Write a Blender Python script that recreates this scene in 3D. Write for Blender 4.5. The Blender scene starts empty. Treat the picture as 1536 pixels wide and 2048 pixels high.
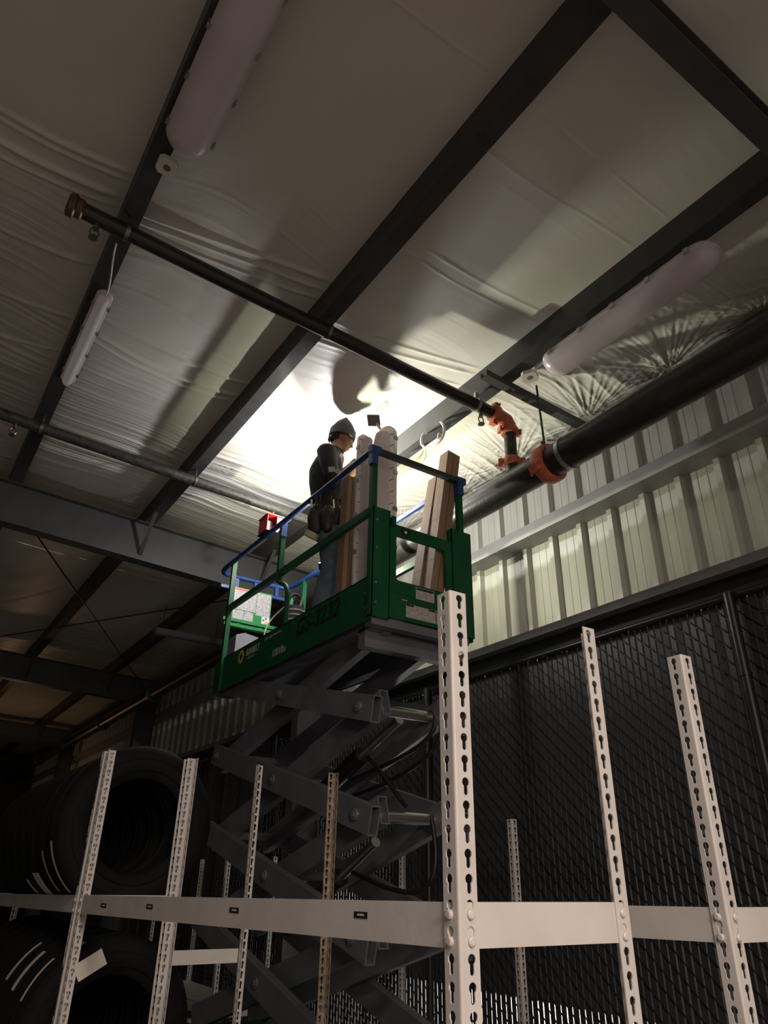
import bpy, bmesh, math, random
import numpy as np
from mathutils import Vector, Matrix, Quaternion
random.seed(7); np.random.seed(7)
S = bpy.context.scene
C = S.collection
H = 1.6                      # eye height: all coordinates below are metres from the lens, floor at -H
RS = .046                    # roof slope (falls towards the corrugated wall, +X)

# ------------------------------------------------------------------ camera
cd = bpy.data.cameras.new('camera'); cam = bpy.data.objects.new('camera', cd); C.objects.link(cam)
cd.sensor_fit = 'VERTICAL'; cd.sensor_height = 36; cd.sensor_width = 27; cd.lens = 1427/2048*36
cd.clip_start = .02; cd.clip_end = 200
cam.matrix_world = Matrix(((0.82899668, -0.26838022, -0.49064911, 0), (-0.55904825, -0.37391315, -0.74003649, 0),
                           (0.015151, 0.88778433, -0.46001025, H), (0, 0, 0, 1)))
S.camera = cam
# ------------------------------------------------------------------ world, lamps, exposure
w = bpy.data.worlds.new('world'); S.world = w; w.use_nodes = True
bg = w.node_tree.nodes['Background']; bg.inputs[0].default_value = (.95, .86, .80, 1); bg.inputs[1].default_value = .25
S.view_settings.view_transform = 'Standard'; S.view_settings.look = 'None'
S.view_settings.exposure = 0; S.view_settings.gamma = 1; S.view_settings.use_curve_mapping = False

def lamp(name, kind, loc, energy, color, size=.05, rot=None, **kw):
    l = bpy.data.lights.new(name, kind); l.energy = energy; l.color = color
    if kind == 'AREA': l.size = size
    else: l.shadow_soft_size = size
    for k, v in kw.items(): setattr(l, k, v)
    o = bpy.data.objects.new(name, l); o.location = (loc[0], loc[1], loc[2]+H)
    if rot: o.rotation_euler = rot
    C.objects.link(o); return o
def V3(a, b): return (Vector(b)-Vector(a)).to_track_quat('-Z', 'Y').to_euler()
# work lamp standing on the lift behind the worker, added fills behind the camera, added light outside the fence
LP = (2.565, 4.78, 2.36); LP2 = (2.565, 4.78, 3.00)
lamp('work_lamp_light', 'AREA', LP, 58, (1, .97, .74), .06, rot=V3((0,0,0),(.6,-.12,.79)), shape='DISK')
lamp('work_lamp_light', 'POINT', LP2, 78, (1, .97, .97), .03)
lamp('rear_fill_light', 'AREA', (.15, -2.6, 1.1), 20, (1, .81, .66), .7, rot=V3((.15,-2.6,1.1),(1.3,2.0,-.6)), spread=math.radians(84))  # unseen fill added behind the camera to warm the rack fronts
lamp('bounce_fill_light', 'AREA', (-.4, -2.0, 3.2), 145, (1, .83, .72), .9)  # unseen down-light added so floor bounce brightens the near ceiling
lamp('far_hall_light', 'POINT', (1.9, 18.6, 1.2), 11, (1, .58, .30), .12)
lamp('slit_fill_light', 'POINT', (4.75, 6.0, -.3), 160, (1, .97, .9), .2)  # added to light the barrier behind the fence slits

# ------------------------------------------------------------------ materials
def mat(name, col, rough=.5, metal=0., var=.0, vscale=6., bump=0., bscale=40., spec=.5, col2=None, transl=0., stretch=None, detail=4.):
    m = bpy.data.materials.new(name); m.use_nodes = True
    nt = m.node_tree; nd = nt.nodes; lk = nt.links; p = nd['Principled BSDF']
    p.inputs['Base Color'].default_value = (*col, 1); p.inputs['Roughness'].default_value = rough
    p.inputs['Metallic'].default_value = metal; p.inputs['Specular IOR Level'].default_value = spec
    tc = nd.new('ShaderNodeTexCoord'); src = tc.outputs['Object']
    if stretch:
        mp = nd.new('ShaderNodeMapping'); mp.inputs['Scale'].default_value = stretch; lk.new(src, mp.inputs[0]); src = mp.outputs[0]
    if var or col2:
        n = nd.new('ShaderNodeTexNoise'); n.inputs['Scale'].default_value = vscale; n.inputs['Detail'].default_value = detail
        lk.new(src, n.inputs['Vector'])
        r = nd.new('ShaderNodeValToRGB'); c2 = col2 or tuple(max(0, c*(1-var)) for c in col)
        r.color_ramp.elements[0].position = .35; r.color_ramp.elements[1].position = .68
        r.color_ramp.elements[0].color = (*c2, 1); r.color_ramp.elements[1].color = (*[min(1, c*(1+var*.4)) for c in col], 1)
        lk.new(n.outputs['Fac'], r.inputs['Fac']); lk.new(r.outputs['Color'], p.inputs['Base Color'])
        if transl == 0 and rough > .2:
            mr = nd.new('ShaderNodeMapRange'); mr.inputs['To Min'].default_value = rough*.85; mr.inputs['To Max'].default_value = min(1, rough*1.15)
            lk.new(n.outputs['Fac'], mr.inputs['Value']); lk.new(mr.outputs[0], p.inputs['Roughness'])
    if bump:
        n2 = nd.new('ShaderNodeTexNoise'); n2.inputs['Scale'].default_value = bscale; n2.inputs['Detail'].default_value = 3
        lk.new(src, n2.inputs['Vector'])
        b = nd.new('ShaderNodeBump'); b.inputs['Strength'].default_value = bump; b.inputs['Distance'].default_value = .01
        lk.new(n2.outputs['Fac'], b.inputs['Height']); lk.new(b.outputs[0], p.inputs['Normal'])
    if transl:
        t = nd.new('ShaderNodeBsdfTranslucent'); t.inputs[0].default_value = (*col, 1)
        mx = nd.new('ShaderNodeMixShader'); mx.inputs[0].default_value = transl
        out = nd['Material Output']; lk.new(p.outputs[0], mx.inputs[1]); lk.new(t.outputs[0], mx.inputs[2]); lk.new(mx.outputs[0], out.inputs[0])
    return m

def print_mat(name, paper, ink, scale, thresh=.5, xs=14.):
    """flat print: rows of broken dark strokes on paper, like lines of small type"""
    m = bpy.data.materials.new(name); m.use_nodes = True
    nt = m.node_tree; nd = nt.nodes; lk = nt.links; p = nd['Principled BSDF']; p.inputs['Roughness'].default_value = .4
    tc = nd.new('ShaderNodeTexCoord')
    wv = nd.new('ShaderNodeTexWave'); wv.wave_type = 'BANDS'; wv.bands_direction = 'Z'; wv.inputs['Scale'].default_value = scale
    lk.new(tc.outputs['Object'], wv.inputs['Vector'])
    mp = nd.new('ShaderNodeMapping'); mp.inputs['Scale'].default_value = (xs*8, xs*8, scale*1.6); lk.new(tc.outputs['Object'], mp.inputs[0])
    nz = nd.new('ShaderNodeTexNoise'); nz.inputs['Scale'].default_value = 1; lk.new(mp.outputs[0], nz.inputs['Vector'])
    mu = nd.new('ShaderNodeMath'); mu.operation = 'MULTIPLY'; lk.new(wv.outputs['Fac'], mu.inputs[0]); lk.new(nz.outputs['Fac'], mu.inputs[1])
    gt = nd.new('ShaderNodeMath'); gt.operation = 'GREATER_THAN'; gt.inputs[1].default_value = thresh*.6; lk.new(mu.outputs[0], gt.inputs[0])
    mx = nd.new('ShaderNodeMix'); mx.data_type = 'RGBA'; mx.inputs[6].default_value = (*paper, 1); mx.inputs[7].default_value = (*ink, 1)
    lk.new(gt.outputs[0], mx.inputs[0]); lk.new(mx.outputs[2], p.inputs['Base Color'])
    return m

MT = dict(
    vinyl=mat('vinyl_facing', (.70, .68, .63), .36, var=.05, vscale=1.3, bump=.12, bscale=150),
    purlin=mat('primer_steel', (.045, .045, .048), .45, var=.25, vscale=9),
    frame=mat('frame_steel', (.056, .056, .058), .45, var=.15, vscale=4),
    pipe=mat('black_pipe', (.012, .0115, .011), .33, var=.5, vscale=14, bump=.1, bscale=60, col2=(.026, .023, .02)),
    rustpipe=mat('dull_pipe', (.05, .045, .04), .45, var=.6, vscale=26, bump=.3, bscale=90),
    orange=mat('orange_coupling', (.62, .17, .085), .45, var=.3, vscale=20),
    cap=mat('ochre_cap', (.12, .058, .016), .5, var=.3, vscale=20),
    zinc=mat('zinc_plate', (.55, .55, .52), .35, metal=.9, var=.2, vscale=30),
    brass=mat('sprinkler_metal', (.22, .2, .16), .35, metal=.8),
    strut=mat('strut_steel', (.07, .075, .075), .5, var=.2),
    panel=mat('white_wall_panel', (.50, .50, .44), .42, var=.09, vscale=3, stretch=(1, 5, .35)),
    girt=mat('girt_steel', (.30, .30, .29), .5, var=.15, vscale=5),
    darkgirt=mat('sill_steel', (.16, .16, .165), .5, var=.15, vscale=5),
    slat=mat('black_slat', (.036, .036, .037), .5, var=.3, vscale=9, spec=.3),
    wire=mat('black_wire', (.012, .012, .013), .5, spec=.3),
    fpost=mat('black_post', (.014, .015, .015), .4),
    rack=mat('rack_enamel', (.55, .53, .515), .42, var=.10, vscale=7, bump=.03, bscale=80),
    rackold=mat('rack_enamel_worn', (.34, .27, .19), .5, var=.45, vscale=35),
    stud=mat('rivet', (.58, .54, .51), .4),
    green=mat('green_paint', (.007, .085, .032), .42, var=.2, vscale=5, spec=.25),
    brightgreen=mat('bright_green', (.025, .24, .07), .45, spec=.25),
    blue=mat('blue_paint', (.015, .06, .25), .38, var=.2, vscale=7),
    darkrail=mat('dark_rail', (.02, .035, .03), .45, var=.3),
    liftgrey=mat('lift_grey', (.145, .148, .175), .42, var=.2, vscale=5),
    chrome=mat('pin_steel', (.62, .6, .58), .25, metal=.95),
    blackrub=mat('black_rubber', (.012, .012, .013), .5),
    tire=mat('tire_rubber', (.007, .007, .0075), .75, var=.3, vscale=11, bump=.1, bscale=90, spec=.12),
    paper=mat('pale_strip', (.62, .58, .52), .6, var=.06, vscale=30),
    cardboard=mat('cardboard', (.26, .175, .11), .75, var=.10, vscale=5, bump=.04, bscale=30, stretch=(1, 1, .15)),
    flap=mat('cardboard_seam', (.10, .055, .03), .8),
    lens=mat('frosted_lens', (.86, .82, .83), .33, transl=.6),
    housing=mat('fixture_housing', (.86, .82, .80), .4, transl=.6),
    rib=mat('fixture_rib', (.22, .19, .19), .5),
    wrap=mat('wrapped_lens', (.66, .59, .64), .30, var=.08, vscale=4),
    plate=mat('white_plate', (.72, .70, .64), .45),
    hole=mat('knockout', (.18, .15, .13), .6),
    skin=mat('skin', (.36, .19, .13), .5, var=.12, vscale=20),
    shirt=mat('black_shirt', (.022, .021, .023), .8, var=.3, vscale=9, bump=.5, bscale=14),
    jeans=mat('blue_jeans', (.10, .135, .19), .85, var=.35, vscale=10, bump=.6, bscale=18),
    beanie=mat('grey_knit', (.105, .112, .125), .9, var=.3, vscale=60, bump=.5, bscale=140),
    hair=mat('dark_hair', (.025, .017, .012), .6),
    leather=mat('dark_leather', (.028, .018, .015), .5, var=.5, vscale=40, bump=.5, bscale=60),
    boot=mat('tan_boot', (.16, .10, .06), .7),
    tape=mat('masking_tape', (.45, .40, .30), .6),
    patch=mat('pale_patch', (.40, .37, .29), .7),
    red=mat('red_plastic', (.50, .025, .03), .4, var=.1),
    darkred=mat('dark_red_base', (.20, .02, .03), .5),
    bag=mat('grey_canvas', (.10, .10, .105), .8, var=.2),
    grey=mat('grey_plastic', (.24, .24, .27), .5, var=.06),
    white=mat('white_paint', (.75, .75, .72), .5),
    cable=mat('white_cable', (.68, .67, .62), .45),
    yellowwire=mat('yellow_wire', (.72, .66, .18), .45),
    black=mat('black_print', (.006, .007, .008), .5),
    pale=mat('pale_print', (.42, .44, .40), .5),
    yellow=mat('yellow_print', (.55, .42, .05), .5),
    bluedot=mat('blue_print', (.03, .12, .5), .5),
    orangep=mat('orange_print', (.75, .42, .12), .5),
    redp=mat('red_print', (.65, .12, .09), .5),
    sheet=print_mat('instruction_print', (.56, .55, .56), (.16, .14, .15), 26, .66),
    decal=print_mat('decal_print', (.50, .48, .45), (.09, .06, .06), 34, .64),
    floor=mat('concrete_floor', (.46, .42, .38), .75, var=.25, vscale=2, bump=.1, bscale=30),
    gravel=mat('yard_gravel', (.25, .24, .22), .9, var=.3, vscale=3),
    kerb=mat('white_barrier', (.78, .78, .75), .7, var=.08),
    darkwall=mat('end_wall', (.02, .019, .018), .7, var=.2, vscale=1),
    heater=mat('heater_case', (.018, .018, .02), .5, var=.2),
    lampled=None)
m = bpy.data.materials.new('led_face'); m.use_nodes = True
m.node_tree.nodes['Principled BSDF'].inputs['Emission Color'].default_value = (1, .98, .86, 1)
m.node_tree.nodes['Principled BSDF'].inputs['Emission Strength'].default_value = 20; MT['lampled'] = m

# ------------------------------------------------------------------ mesh helpers
V = Vector
class MB:
    def __init__(s): s.v = []; s.f = []
    def add(s, vs, fs):
        n = len(s.v); s.v += [tuple(p) for p in vs]; s.f += [tuple(i+n for i in f) for f in fs]; return s
    def box(s, lo, hi):
        x0, y0, z0 = lo; x1, y1, z1 = hi
        return s.add([(x0,y0,z0),(x1,y0,z0),(x1,y1,z0),(x0,y1,z0),(x0,y0,z1),(x1,y0,z1),(x1,y1,z1),(x0,y1,z1)],
              [(0,3,2,1),(4,5,6,7),(0,1,5,4),(1,2,6,5),(2,3,7,6),(3,0,4,7)])
    def obox(s, c, size, u=(1,0,0), v=(0,1,0)):
        """oriented box: u,v = local x,y axes"""
        c = V(c); u = V(u).normalized(); v = V(v); v = (v-u*v.dot(u)).normalized(); w_ = u.cross(v); a, b, d = [k/2 for k in size]
        P = [c+u*x*a+v*y*b+w_*z*d for z in (-1,1) for x, y in ((-1,-1),(1,-1),(1,1),(-1,1))]
        return s.add(P, [(0,3,2,1),(4,5,6,7),(0,1,5,4),(1,2,6,5),(2,3,7,6),(3,0,4,7)])
    def bar(s, p, q, a, b, up=(0,0,1)):
        """rect bar from p to q, a = width sideways, b = height along up"""
        p = V(p); q = V(q); d = (q-p); L = d.length
        upv = V(up) if abs(d.normalized().dot(V(up))) < .98 else V((1,0,0))
        side = d.cross(upv).normalized()
        return s.obox((p+q)/2, (L, a, b), d, side)
    def tube(s, pts, r, n=10, caps=True):
        pts = [V(p) for p in pts]; rs = r if isinstance(r, (list, tuple)) else [r]*len(pts)
        rings = []; prev = None
        for i, p in enumerate(pts):
            t = (pts[min(i+1, len(pts)-1)]-pts[max(i-1, 0)]).normalized()
            if prev is None:
                a = t.orthogonal().normalized()
            else:
                a = (prev - t*prev.dot(t)).normalized()
            prev = a; b = t.cross(a)
            rings.append([p+(a*math.cos(2*math.pi*k/n)+b*math.sin(2*math.pi*k/n))*rs[i] for k in range(n)])
        vs = [q for rg in rings for q in rg]; fs = []
        for i in range(len(pts)-1):
            for k in range(n):
                fs.append((i*n+k, i*n+(k+1) % n, (i+1)*n+(k+1) % n, (i+1)*n+k))
        if caps: fs += [tuple(range(n-1, -1, -1)), tuple((len(pts)-1)*n+k for k in range(n))]
        return s.add(vs, fs)
    def prism(s, poly, o, u, v, wv):
        """polygon in (u,v) at o, extruded by vector wv"""
        o = V(o); u = V(u); v = V(v); wv = V(wv); n = len(poly)
        A = [o+u*p[0]+v*p[1] for p in poly]
        vs = A+[a+wv for a in A]
        return s.add(vs, [tuple(range(n-1, -1, -1)), tuple(range(n, 2*n))]+[(k, (k+1) % n, n+(k+1) % n, n+k) for k in range(n)])
    def lathe(s, prof, o, axis, n=48, a0=0., a1=2*math.pi, ref=None):
        """prof: (radius, along axis)"""
        o = V(o); ax = V(axis).normalized(); a = V(ref) if ref else ax.orthogonal().normalized(); b = ax.cross(a)
        full = abs(a1-a0-2*math.pi) < 1e-6; cols = n if full else n+1; m_ = len(prof); vs = []
        for k in range(cols):
            t = a0+(a1-a0)*k/n; d = a*math.cos(t)+b*math.sin(t)
            vs += [o+ax*h+d*r for r, h in prof]
        fs = []
        for k in range(n):
            k2 = (k+1) % cols
            for j in range(m_-1): fs.append((k*m_+j, k2*m_+j, k2*m_+j+1, k*m_+j+1))
        return s.add(vs, fs)
    def ell(s, c, rx, ry, rz, M=None, nu=16, nv=10):
        c = V(c); vs = []; fs = []
        for j in range(nv+1):
            ph = math.pi*j/nv
            for i in range(nu):
                th = 2*math.pi*i/nu
                p = V((rx*math.sin(ph)*math.cos(th), ry*math.sin(ph)*math.sin(th), rz*math.cos(ph)))
                vs.append(c+(M @ p if M else p))
        for j in range(nv):
            for i in range(nu): fs.append((j*nu+i, (j+1)*nu+i, (j+1)*nu+(i+1) % nu, j*nu+(i+1) % nu))
        return s.add(vs, fs)

def mesh_of(mb, name, off=(0,0,0), smooth=False):
    me = bpy.data.meshes.new(name)
    vs = [(p[0]-off[0], p[1]-off[1], p[2]-off[2]) for p in mb.v]
    me.from_pydata(vs, [], mb.f); me.validate(); me.update()
    bm = bmesh.new(); bm.from_mesh(me); bmesh.ops.remove_doubles(bm, verts=bm.verts, dist=1e-5)
    bmesh.ops.recalc_face_normals(bm, faces=bm.faces); bm.to_mesh(me); bm.free()
    if smooth:
        me.polygons.foreach_set('use_smooth', [True]*len(me.polygons))
        try: me.set_sharp_from_angle(angle=math.radians(38))
        except Exception: pass
    return me
def link(o, parent=None):
    C.objects.link(o)
    if parent: o.parent = parent
    return o
def tag(o, label, cat=None, group=None, kind=None):
    o['label'] = label
    if cat: o['category'] = cat
    if group: o['group'] = group
    if kind: o['kind'] = kind
    return o
def thing(name, loc, label, cat, group=None, kind=None):
    o = bpy.data.objects.new(name, None); o.empty_display_size = .1
    o.location = (loc[0], loc[1], loc[2]+H); o['_b'] = list(loc); link(o)
    return tag(o, label, cat, group, kind)
def base(o):
    while o.parent: o = o.parent
    return tuple(o['_b'])
def part(name, mb, m_, parent, smooth=False, label=None):
    me = mesh_of(mb, name, base(parent), smooth); me.materials.append(MT[m_])
    o = bpy.data.objects.new(name, me); link(o, parent)
    if label: o['label'] = label
    return o
def solo(name, mb, m_, label, cat, loc=None, group=None, kind=None, smooth=False):
    """a thing that is one mesh"""
    if loc is None:
        a = np.array(mb.v); loc = (float(a[:,0].mean()), float(a[:,1].mean()), float(a[:,2].min()))
    me = mesh_of(mb, name, loc, smooth); me.materials.append(MT[m_])
    o = bpy.data.objects.new(name, me); o.location = (loc[0], loc[1], loc[2]+H); o['_b'] = list(loc); link(o)
    return tag(o, label, cat, group, kind)
def inst(name, me, parent, loc, rz=0.):
    """child sharing mesh data; loc in scene coordinates"""
    b = base(parent); o = bpy.data.objects.new(name, me); o.location = (loc[0]-b[0], loc[1]-b[1], loc[2]-b[2]); o.rotation_euler = (0,0,rz)
    return link(o, parent)
def bez(p0, p1, p2, p3, n=14):
    p0, p1, p2, p3 = map(V, (p0, p1, p2, p3)); out = []
    for i in range(n+1):
        t = i/n; out.append(p0*(1-t)**3+p1*3*t*(1-t)**2+p2*3*t*t*(1-t)+p3*t**3)
    return out
def zr(X, d): return d-RS*X

# ================================================================== THE SETTING
mb = MB(); mb.box((-14, -6, -H-.1), (5.0, 27, -H)); f = solo('floor', mb, 'floor', 'dark concrete floor under racks and lift', None, (0,10,-H-.1), kind='structure')
mb = MB(); mb.box((5.0, -6, -H-.12), (16, 27, -H-.02)); solo('floor', mb, 'gravel', 'gravel yard ground outside the fence', None, (8,10,-H-.12), kind='structure')
mb = MB(); mb.box((-14, 26, -H), (4.3, 26.15, 4.6)); solo('wall_back', mb, 'darkwall', 'dark far end wall of the building', None, (-5,26,-H), kind='structure')
mb = MB(); mb.box((-14.15, -6, -H), (-14, 26, 4.6)); solo('wall_left', mb, 'darkwall', 'dark left side wall far from the racks', None, (-14,10,-H), kind='structure')
# low white barrier added in the yard so the fence slits show bright
mb = MB(); mb.prism([(0,0),(.5,0),(.36,.12),(.30,.66),(.20,.66),(.14,.12)], (5.35, 0, -H-.02), (1,0,0), (0,0,1), (0,20,0))
solo('slit_reflector', mb, 'kerb', 'added pale barrier that makes the slits of the fence bright', None, (5.5, 10, -H-.02), kind='structure')

mb = MB(); mb.box((7.2, -6, -H), (7.4, 27, 6)); solo('gap_blocker', mb, 'darkwall', 'added dark wall across the yard, keeping the fence gaps dark', None, (7.3, 10, -H), kind='structure')  # unseen wall added to block sky light through the fence gaps
mb = MB(); mb.box((4.10, 16.2, -H), (4.18, 26, 1.62)); solo('wall_right_lower', mb, 'darkwall', 'dark lower wall beyond the end of the slatted fence', None, (4.14, 21, -H), kind='structure')
# ---- ceiling: insulation blankets sagging between purlins
PUR = [-5.06, -3.72, -2.38, -1.03, .31, 1.65, 3.02]
EAVE = 4.17
ceil = thing('ceiling', (0, 8, 3.6), 'wrinkled white vinyl insulation ceiling between dark purlins', None, kind='structure')
def noise1(n, seed):
    r = np.random.RandomState(seed).rand(n+4)*2-1
    def fn(t):
        t = np.mod(t, n); i = np.floor(t).astype(int); u = t-i; u = u*u*(3-2*u)
        return r[i]*(1-u)+r[(i+1) % n]*u
    return fn
def blanket(x0, x1, y0, y1, nx, ny, seed, amp, sag=.035, fans=(), mask=None, creases=()):
    xs = np.linspace(x0, x1, nx); ys = np.linspace(y0, y1, ny); X, Y = np.meshgrid(xs, ys)
    u = (X-x0)/(x1-x0); bow = 4*u*(1-u)
    n1, n2, n3, n4 = [noise1(997, seed*10+k) for k in range(4)]
    Vv = Y + .10*bow*(1+.6*n1(Y*.55)) + .05*n2(u*2.3+Y*.4) + .06*(u-.5)*n3(Y*.9)
    rid = lambda t, q: (1-np.abs(t))**q
    a = rid(n1(Vv*9.0+40), 5)*.5 + rid(n2(Vv*17+11), 4)*.32 + rid(n3(Vv*34), 3)*.18
    loc = np.clip(.5+.9*n4(Y*.8+3)+.5*n3(u*1.7+Y*1.3), .12, 1)
    mk = mask(u, Y) if mask else 1.
    Z = zr(X, 3.638) - sag*bow*(1+.35*n2(Y*.35+9)) - amp*a*loc*mk*np.clip(bow*2.2, 0, 1)
    Z -= .004*n4(u*5+Y*3)*bow
    for (ya, yb, am, wd, bw) in creases:      # long drawn folds and blanket seams running from purlin to purlin
        q = (Y-(ya+(yb-ya)*u+bw*bow+.012*n1(u*3+ya*7)))/wd
        Z -= am*np.exp(-q*q)*np.clip(bow*3, 0, 1)*(.75+.25*n2(u*4+ya*3))
    for (fx, fy, k, rad, am) in fans:
        dx = X-fx; dy = Y-fy; r = np.sqrt(dx*dx+dy*dy)+1e-4; th = np.arctan2(dy, np.abs(dx)+1e-4)
        Z -= am*rid(noise1(211, int(abs(fy*97))+5)(th*k+20), 1.5)*np.exp(-(r/rad)**2)*np.clip(r/.10, 0, 1)
    vs = np.stack([X, Y, Z], -1).reshape(-1, 3)-np.array([0, 8, 3.6])
    idx = np.arange(nx*ny).reshape(ny, nx)
    fs = np.stack([idx[:-1,:-1], idx[1:,:-1], idx[1:,1:], idx[:-1,1:]], -1).reshape(-1, 4)
    me = bpy.data.meshes.new('insulation_blanket'); me.vertices.add(len(vs)); me.vertices.foreach_set('co', vs.astype(np.float32).ravel())
    me.loops.add(fs.size); me.loops.foreach_set('vertex_index', fs.astype(np.int32).ravel())
    me.polygons.add(len(fs)); me.polygons.foreach_set('loop_start', np.arange(0, fs.size, 4, dtype=np.int32))
    me.polygons.foreach_set('use_smooth', np.ones(len(fs), dtype=bool)); me.update(calc_edges=True); me.validate()
    me.materials.append(MT['vinyl'])
    return link(bpy.data.objects.new('insulation_blanket', me), ceil)
smooth_near = lambda u, Y: np.clip((Y-2.3)/1.6, .06, 1)
blanket(PUR[3], PUR[4], .5, 9, 60, 1100, 1, .034, mask=lambda u, Y: np.clip((Y-3.2)/2.0, .05, 1), creases=[(3.06,3.14,.016,.02,.05),(3.12,3.20,.012,.014,.05),(3.28,3.34,.024,.022,.04),(3.40,3.42,.012,.012,.04),(3.9,3.98,.016,.02,.06),(4.5,4.6,.018,.02,.06),(5.0,5.05,.016,.015,.06)])
blanket(PUR[4], PUR[5], .5, 9, 60, 1100, 2, .042, mask=smooth_near, creases=[(1.51,1.49,.005,.006,0),(3.40,3.14,.022,.022,-.02),(3.47,3.24,.016,.014,-.02),(3.54,3.34,.014,.012,-.01),(4.40,4.50,.016,.018,.06),(4.62,4.70,.020,.02,.05),(4.70,4.80,.012,.012,.05)])
blanket(PUR[5], PUR[6], .5, 9, 60, 1100, 3, .042, mask=smooth_near, creases=[(1.49,1.52,.006,.006,0),(1.82,1.79,.004,.01,0),(2.55,2.5,.006,.012,.02),(2.64,2.6,.006,.01,.02),(3.62,3.30,.016,.016,0),(3.50,3.22,.012,.012,0),(3.74,3.46,.014,.014,0)])
blanket(PUR[6], EAVE, .5, 9, 110, 900, 4, .022, sag=.03,
        fans=[(4.10, y, 17, .50, .020) for y in (1.05, 1.62, 2.35, 3.15, 4.0, 4.9, 5.9, 6.9)])
for i in range(7):
    x0 = PUR[i]; x1 = PUR[i+1] if i < 6 else EAVE
    blanket(x0, x1, 9, 26, 20, 500, 20+i, .02)
    blanket(x0, x1, -5, .5, 12, 60, 40+i, .008)
    if i < 3: blanket(x0, x1, .5, 9, 16, 200, 60+i, .02)
mb = MB(); 
for x0, x1 in ((-14, PUR[0]),): mb.add([(x0,-5,zr(x0,3.64)),(x1,-5,zr(x1,3.64)),(x1,26,zr(x1,3.64)),(x0,26,zr(x0,3.64))], [(0,1,2,3)])
part('insulation_blanket', mb, 'vinyl', ceil)

# ---- purlins (Z sections), eave strut, rafters
def purlin(x, y0, y1, label, kind=None, h=.2):
    zb = zr(x, 3.44); zt = zb+h
    pf = [(0,0),(0,h),(-.004,h),(-.004,0),(-.004,-.003),(.105,-.003),(.105,.02),(.102,.02),(.102,0)]
    mb = MB(); mb.prism(pf, (x, y0, zb), (1,0,0), (0,0,1), (0,y1-y0,0))
    return solo('purlin', mb, 'purlin', label, 'beam', (x, (y0+y1)/2, zb), group='roof purlins', kind=kind)
purlin(PUR[3], -5, 26, 'dark steel roof purlin out past the upper left', kind='structure')
purlin(PUR[4], -5, 26, 'leftmost dark steel purlin with the narrow white light fixture under it')
purlin(PUR[5], -5, 26, 'middle dark steel purlin running diagonally above and left of the worker')
pC = purlin(PUR[6], -5, 26, 'steel purlin nearest the corrugated wall, with loose conduit and wires hanging')
mb = MB(); pf = [(0,0),(-.17,0),(-.17,.03),(-.165,.03),(-.165,.005),(-.005,.005),(-.005,.2),(-.17,.2),(-.17,.17),(-.175,.17),(-.175,.205),(0,.205)]
mb.prism(pf, (EAVE-.02, -5, zr(4.1, 3.46)), (1,0,0), (0,0,1), (0,31,0))
solo('eave_strut', mb, 'purlin', 'steel eave strut along the top of the corrugated wall', 'beam', (4.08, 10, zr(4.1,3.46)))
def rafter(y, label, dtop=3.44, depth=.38, fw=.15):
    r = thing('rafter', (0, y, zr(0, dtop)-depth), label, 'beam', group='rigid frame rafters')
    x0, x1 = -13.5, 3.95
    P = lambda x, d: V((x, y, zr(x, d)))
    mb = MB(); mb.add([P(x0,dtop)+V((0,-.004,0)), P(x1,dtop)+V((0,-.004,0)), P(x1,dtop-depth-.06*(depth > .2))+V((0,-.004,0)), P(x0,dtop-depth)+V((0,-.004,0)),
                       P(x0,dtop)+V((0,.004,0)), P(x1,dtop)+V((0,.004,0)), P(x1,dtop-depth-.06*(depth > .2))+V((0,.004,0)), P(x0,dtop-depth)+V((0,.004,0))],
                      [(0,1,2,3),(7,6,5,4),(0,4,5,1),(1,5,6,2),(2,6,7,3),(3,7,4,0)])
    part('web', mb, 'frame', r)
    mb = MB(); mb.bar(P(x0,dtop-.005), P(x1,dtop-.005), fw, .01); part('top_flange', mb, 'frame', r)
    mb = MB(); mb.bar(P(x0,dtop-depth), P(x1,dtop-depth-.06*(depth > .2)), fw, .012); part('bottom_flange', mb, 'frame', r)
    # column down the wall
    mb = MB(); mb.box((3.62, y-.075, -H), (3.63, y+.075, zr(3.6,dtop)-depth)); mb.box((3.63, y-.005, -H), (3.93, y+.005, zr(3.6,dtop)-.02)); mb.box((3.93, y-.075, -H), (3.94, y+.075, zr(3.6,dtop)))
    part('column', mb, 'frame', r)
    for s in (-1, 1) if depth > .2 else ():   # flange braces up to the purlins
        for px in (PUR[5], PUR[6]):
            mb = MB(); mb.bar(P(px+.02, dtop-depth+.02), P(px+.02, dtop+.05)+V((0, s*.42, 0)), .04, .004); part('flange_brace', mb, 'frame', r)
    return r
rafter(.828, 'black steel rafter crossing the top right corner', depth=.14, fw=.11)
rafter(7.15, 'broad grey steel rafter behind the lift rails')
rafter(13.5, 'dim steel rafter deep in the dark end of the hall')
rafter(19.9, 'farthest dim steel rafter in the dark')
# sag rods / cross bracing under the far roof
for a, b, lb in (((.4, 7.4, 3.36), (3.6, 13.3, 3.1), 'thin bracing rod crossing the dark far bay towards the wall'), ((3.6, 7.4, 3.14), (.4, 13.3, 3.3), 'thin bracing rod crossing the dark far bay away from the wall')):
    mb = MB(); mb.tube([a, b], .009, 6); solo('bracing_rod', mb, 'pipe', lb, 'rod', group='bracing rods')
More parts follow.
